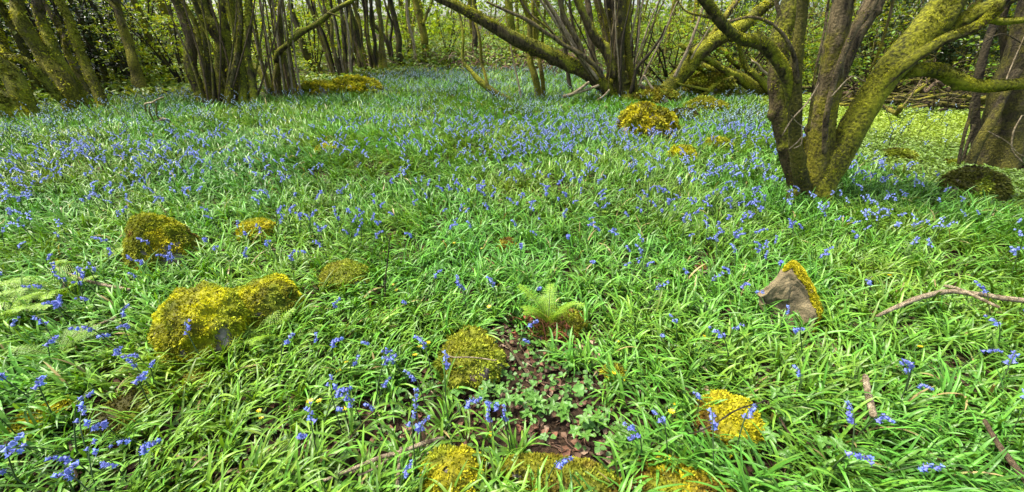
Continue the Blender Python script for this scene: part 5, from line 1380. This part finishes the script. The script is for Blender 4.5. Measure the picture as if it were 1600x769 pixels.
for px, py, back, sc, lb in ((268, 156, 3.0, 0.9, 'bright green sapling behind the single forked trunk'), (200, 158, 3.5, 0.9, 'bright green sapling between the far left trunks and the forked trunk'), (296, 158, 2.2, 1.0, 'bright green sapling left of the dense coppice clump'),
                             (418, 152, 2.5, 0.9, 'bright green sapling in the gap between the two left coppices'), (498, 134, 2.0, 1.0, 'bright green sapling beside the brown rods'), (700, 112, 1.2, 0.9, 'bright green sapling on the bramble bank'), (640, 112, 1.5, 0.8, 'small bright sapling at the foot of the dark forked pair'),
                             (1072, 145, 2.2, 1.0, 'bright green sapling behind the leaning limb'), (20, 186, 3.0, 1.2, 'bright green sapling behind the moss wrapped tree base')):
    g = ground(px, py); k = 1 + back / math.hypot(g[0], g[1])
    place(BUSHES_L[int(px) % 4], g[0] * k, g[1] * k, sc, lb, None, 1.0, 'sapling')
for px, py, back, sc, lb in ((128, 168, 2.6, 1.3, 'dark holly bush filling the gap right of the far left trunks'), (168, 160, 3.2, 1.4, 'tall dark holly bush near the ivy clad trunk'), (1345, 158, 2.6, 1.2, 'dark holly bush seen in the fork of the big tree'), (1420, 166, 3.0, 1.1, 'dark holly bush behind the brushwood heap')):
    g = ground(px, py); k = 1 + back / math.hypot(g[0], g[1])
    place(BUSHES_D[int(px) % 3], g[0] * k, g[1] * k, sc, lb, None, 1.1, 'holly bush')

def edge_dist(px):
    return ground(px, float(np.interp(px, EDGE_X, EDGE_Y)))
placed = []
def far_trees(n, lo, hi, protos, label, group, mind, scl=(0.8, 1.15), pxr=(-250, 1850), skip=None):
    c = 0; tries = 0
    while c < n and tries < n * 60:
        tries += 1
        px = random.uniform(*pxr)
        if skip and skip(px): continue
        g = edge_dist(min(max(px, -100), 1700)); d0 = math.hypot(g[0], g[1])
        d = d0 + lo + (hi - lo) * random.random() ** 0.8
        an = math.atan2((px - CX) / F, CP)
        x, y = math.sin(an) * d, math.cos(an) * d
        if any((x - a) ** 2 + (y - b) ** 2 < mind ** 2 for a, b in placed): continue
        placed.append((x, y)); c += 1
        lb = label if isinstance(label, str) else label(px, d - d0)
        gp = group if isinstance(group, str) else group(px, d - d0)
        place(random.choice(protos), x, y, random.uniform(*scl), lb, gp)
def third(px): return 'left' if px < 560 else ('middle' if px < 1050 else 'right')
far_trees(70, 0.8, 26, TREES, lambda px, d: 'brown trunked woodland tree behind the %s edge of the bluebells, %s' % (third(px), 'close to the flowers' if d < 6 else 'deep in the wood'), lambda px, d: 'woodland trees %s %s' % (third(px), 'near' if d < 6 else 'deep'), 1.0)
SAPL = [wood_proto('sapling', 30 + i) for i in range(4)]
far_trees(80, 2.0, 20, SAPL, lambda px, d: 'slender young stem in the wood behind the %s edge of the bluebells' % third(px), lambda px, d: 'slender young stems ' + third(px), 0.45, (0.8, 1.2))
gapsky = lambda px: 590 < px < 690 
far_trees(46, 1.5, 18, BUSHES_L, lambda px, d: 'fresh light green shrub between the trunks on the %s side of the wood' % third(px), lambda px, d: 'light green understory shrubs ' + third(px), 0.9, (0.75, 1.3), skip=lambda px: 560 < px < 900 and random.random() < .5)
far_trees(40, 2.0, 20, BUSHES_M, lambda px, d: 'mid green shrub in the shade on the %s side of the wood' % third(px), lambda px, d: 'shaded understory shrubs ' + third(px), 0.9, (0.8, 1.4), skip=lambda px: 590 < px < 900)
far_trees(9, 4.0, 10, BUSHES_D, 'dark glossy holly bush behind the far left leaning trunks', 'holly bushes left', 0.8, (0.9, 1.5), pxr=(-60, 330))
far_trees(11, 2.0, 8, BUSHES_D, 'dark glossy holly bush behind the big many stemmed tree', 'holly bushes right', 0.8, (0.9, 1.4), pxr=(1040, 1700))

# far wood: reads as one mass of leaves
def far_wood():
    mb = MB()
    N = 150000
    an = (rng.random(N) * 2 - 1) * 1.15
    d = 24 + 26 * rng.random(N)
    x, y = np.sin(an) * d, np.cos(an) * d * 0.95 + 4
    h = rng.random(N) ** 1.5 * 11
    P = np.stack([x, y, hgt(x, y) + h], 1)
    cl = fbm(P * np.array([0.45, 0.45, 0.6]), 91, 3)
    k = cl > 0.50 + 0.022 * h
    P, cl = P[k], cl[k]; N = len(P)
    mix = smooth(0.35, 0.65, fbm(P * 0.25, 95, 2))[:, None]
    col = (np.array(LG) * mix + np.array(MG) * (1 - mix)) * (0.6 + 0.8 * rng.random((N, 1)))
    leaves(mb, P, rng.normal(size=(N, 3)) + np.array([0, 0, 1.0]), 0.20 + 0.22 * rng.random(N), col, asp=0.6)
    single('far_wood_foliage', mb, M_TREELEAF, 'light green far woodland foliage closing the view', kind='stuff')
far_wood()

# bramble bank at the back of the meadow
def bramble():
    mb = MB(); st = MB()
    N = 9000
    px = rng.uniform(590, 900, N); x = (px - CX) / F; 
    y = rng.uniform(18.5, 25, N); x = x * y * 1.08
    h = rng.random(N) ** 1.4 * (0.35 + 0.75 * n2(x, y, 1.6, 97))
    P = np.stack([x, y, hgt(x, y) + h], 1)
    k = rng.random(N) < smooth(900, 780, px) + 0.12
    P = P[k]; N = len(P)
    leaves(mb, P, rng.normal(size=(N, 3)) * 0.5 + np.array([0, -0.2, 1.0]), 0.10 + 0.09 * rng.random(N), vary((0.13, 0.235, 0.03), N, 0.3, 0.4))
    for q in range(420):
        pxx = random.choice([random.uniform(600, 900), random.uniform(740, 900)]); yy = random.uniform(18, 23); xx = (pxx - CX) / F * yy * 1.08
        an = random.random() * 6.28; l = random.uniform(0.5, 1.5); z = float(hgt(xx, yy)); hh = random.uniform(0.25, 0.9)
        t = np.linspace(0, 1, 5)
        Q = np.stack([xx + math.cos(an) * l * t, yy + math.sin(an) * l * t, z + hh * 4 * t * (1 - t * 0.85) * 0.6, np.full(5, 0.011)], 1)
        tube(st, Q, 4, 1, 0, col=np.array(random.choice([(0.16, 0.085, 0.05), (0.26, 0.18, 0.12), (0.10, 0.055, 0.035)])))
    single('bramble_stems', st, M_LITTER, 'brown arching bramble stems massed behind the far bluebells', kind='stuff')
    single('bramble_foliage', mb, M_TREELEAF, 'light green bramble foliage on the bank behind the far bluebells', kind='stuff')
bramble()

# woodland floor cover beyond the meadow: low herbs, ivy
def floor_cover():
    mb = MB()
    N = 90000
    an = (rng.random(N) * 2 - 1) * 1.0; d = 9 + 19 * rng.random(N)
    x, y = np.sin(an) * d, np.cos(an) * d
    z = hgt(x, y); px, py, dep = project(np.stack([x, y, z], 1))
    k = (py < np.interp(px, EDGE_X, EDGE_Y)) & (rng.random(N) < smooth(0.36, 0.6, n2(x, y, 1.5, 99)))
    x, y, z = x[k], y[k], z[k]; N = len(x)
    leaves(mb, np.stack([x, y, z + 0.05 + 0.22 * rng.random(N)], 1), rng.normal(size=(N, 3)) * 0.5 + np.array([0, 0, 1.0]), 0.08 + 0.09 * rng.random(N), vary((0.13, 0.22, 0.025), N, 0.3, 0.4))
    single('woodland_undergrowth', mb, M_COVER, 'low green undergrowth on the floor of the wood behind', kind='stuff')
floor_cover()

# brush pile at the right
def brush():
    protos = []
    for q in range(6):
        r = np.random.default_rng(700 + q)
        root = thing('brush_branch', 'x', 'branch', (0, 0, 0))
        L_ = r.uniform(1.8, 3.6); t = np.linspace(-0.5, 0.5, 7)
        P = np.stack([L_ * t, r.normal(size=7) * 0.07, r.normal(size=7) * 0.06], 1)
        r0 = r.uniform(0.015, 0.05)
        mb = MB(); tube(mb, np.concatenate([P, (r0 * (1 - 0.5 * (t + 0.5)))[:, None]], 1), 8, 4, 0.1, 6, seed=q, moss=[0.5, 0.1])
        part('branch', mb, (M_DARKBARK, M_BARK, M_BROWNSTICK, M_DARKBARK)[q % 4], root)
        for s in range(4):
            p = P[1 + s]; d = np.array([0.6, r.normal() * 0.6, r.uniform(0, 0.6)]) * r.uniform(0.4, 1.0)
            mb = MB(); tube(mb, np.array([[*p, r0 * 0.4], [*(p + d * 0.5 + r.normal(size=3) * 0.05), r0 * 0.3], [*(p + d), r0 * 0.12]]), 5, 3, 0.05, seed=s, moss=[0.2, 0.0])
            part('side_twig', mb, (M_DARKBARK, M_BARK, M_BROWNSTICK, M_DARKBARK)[q % 4], root)
        protos.append(root)
    usedb = set()
    for q in range(95):
        px = random.uniform(1330, 1640); g = ground(px, 176 + random.uniform(-14, 3)); 
        p = protos[q % 6]
        o = p if q < 6 else copy_tree(p)
        lay = random.random()
        o.location = (g[0], g[1] + random.uniform(-0.2, 1.0), g[2] + 0.05 + 0.5 * lay * random.random())
        o.rotation_euler = (random.random() * 6.28, random.gauss(0, 0.16), random.gauss(0.0, 0.45) + (math.pi if random.random() < .5 else 0))
        o.scale = (random.uniform(0.7, 1.2),) * 3
        tag(o, 'dead branch lying in the brown brushwood heap beyond the pale lawn', 'branch', 'branches of the brushwood heap')
brush()

# dark twiggy thicket behind the fallen tree
def thicket():
    for q, (px, py) in enumerate(((1040, 142), (1085, 132), (1010, 132), (1130, 128), (1185, 140), (1480, 168), (1380, 160), (1060, 150), (1110, 128), (1160, 148))):
        G = ground(px, py); G[1] += 0.6; r = np.random.default_rng(800 + q)
        lb = ['tangled dark thorn bush right behind the hazel stool', 'twiggy thorn bush seen through the leaning limb', 'sparse dark thorn bush beside the stool stems', 'twiggy thorn bush above the mossy hump', 'thorn bush just left of the big tree trunk', 'grey twiggy bush behind the horizontal mossy limb', 'grey twiggy bush behind the leaning right limb', 'low thorn bush between leaning limb and hazel stool', 'dark thorn bush rising behind the fallen limbs', 'dark thorn bush over the fallen tree butt'][q]
        root = thing('thorn_bush', lb, 'bush', G)
        wood, lf = MB(), MB()
        for s in range(9):
            an = r.random() * 6.28; d = np.array([math.cos(an), math.sin(an), r.uniform(0.3, 1.6)])
            t = np.linspace(0, 1, 6); L_ = r.uniform(1.2, 2.6); d /= np.linalg.norm(d)
            P = G + d * (t * L_)[:, None] + (r.normal(size=(6, 3)) * 0.10 * t[:, None]); P[:, 2] += 0.3 * np.sin(t * 3)
            mb = MB(); tube(mb, np.concatenate([P, (0.035 * (1.1 - t))[:, None]], 1), 6, 3, 0.1, seed=s, moss=[0.5, 0.2])
            part('stem', mb, M_DARKBARK, root)
            for _ in range(7):
                p = P[r.integers(1, 6)]; d2 = d + r.normal(size=3) * 0.9; l2 = r.uniform(0.4, 1.0); 
                e = p + d2 / np.linalg.norm(d2) * l2
                tube(wood, np.array([[*p, 0.008], [*((p + e) / 2 + r.normal(size=3) * 0.07), 0.006], [*e, 0.003]]), 4, 3, 0)
                if r.random() < 0.7: spray(None, lf, p, d2, l2, 0.01, 10, 0.085, (0.12, 0.23, 0.025), 0.2)
        part('twigs', wood, M_DARKBARK, root); part('foliage', lf, M_TREELEAF, root)
thicket()
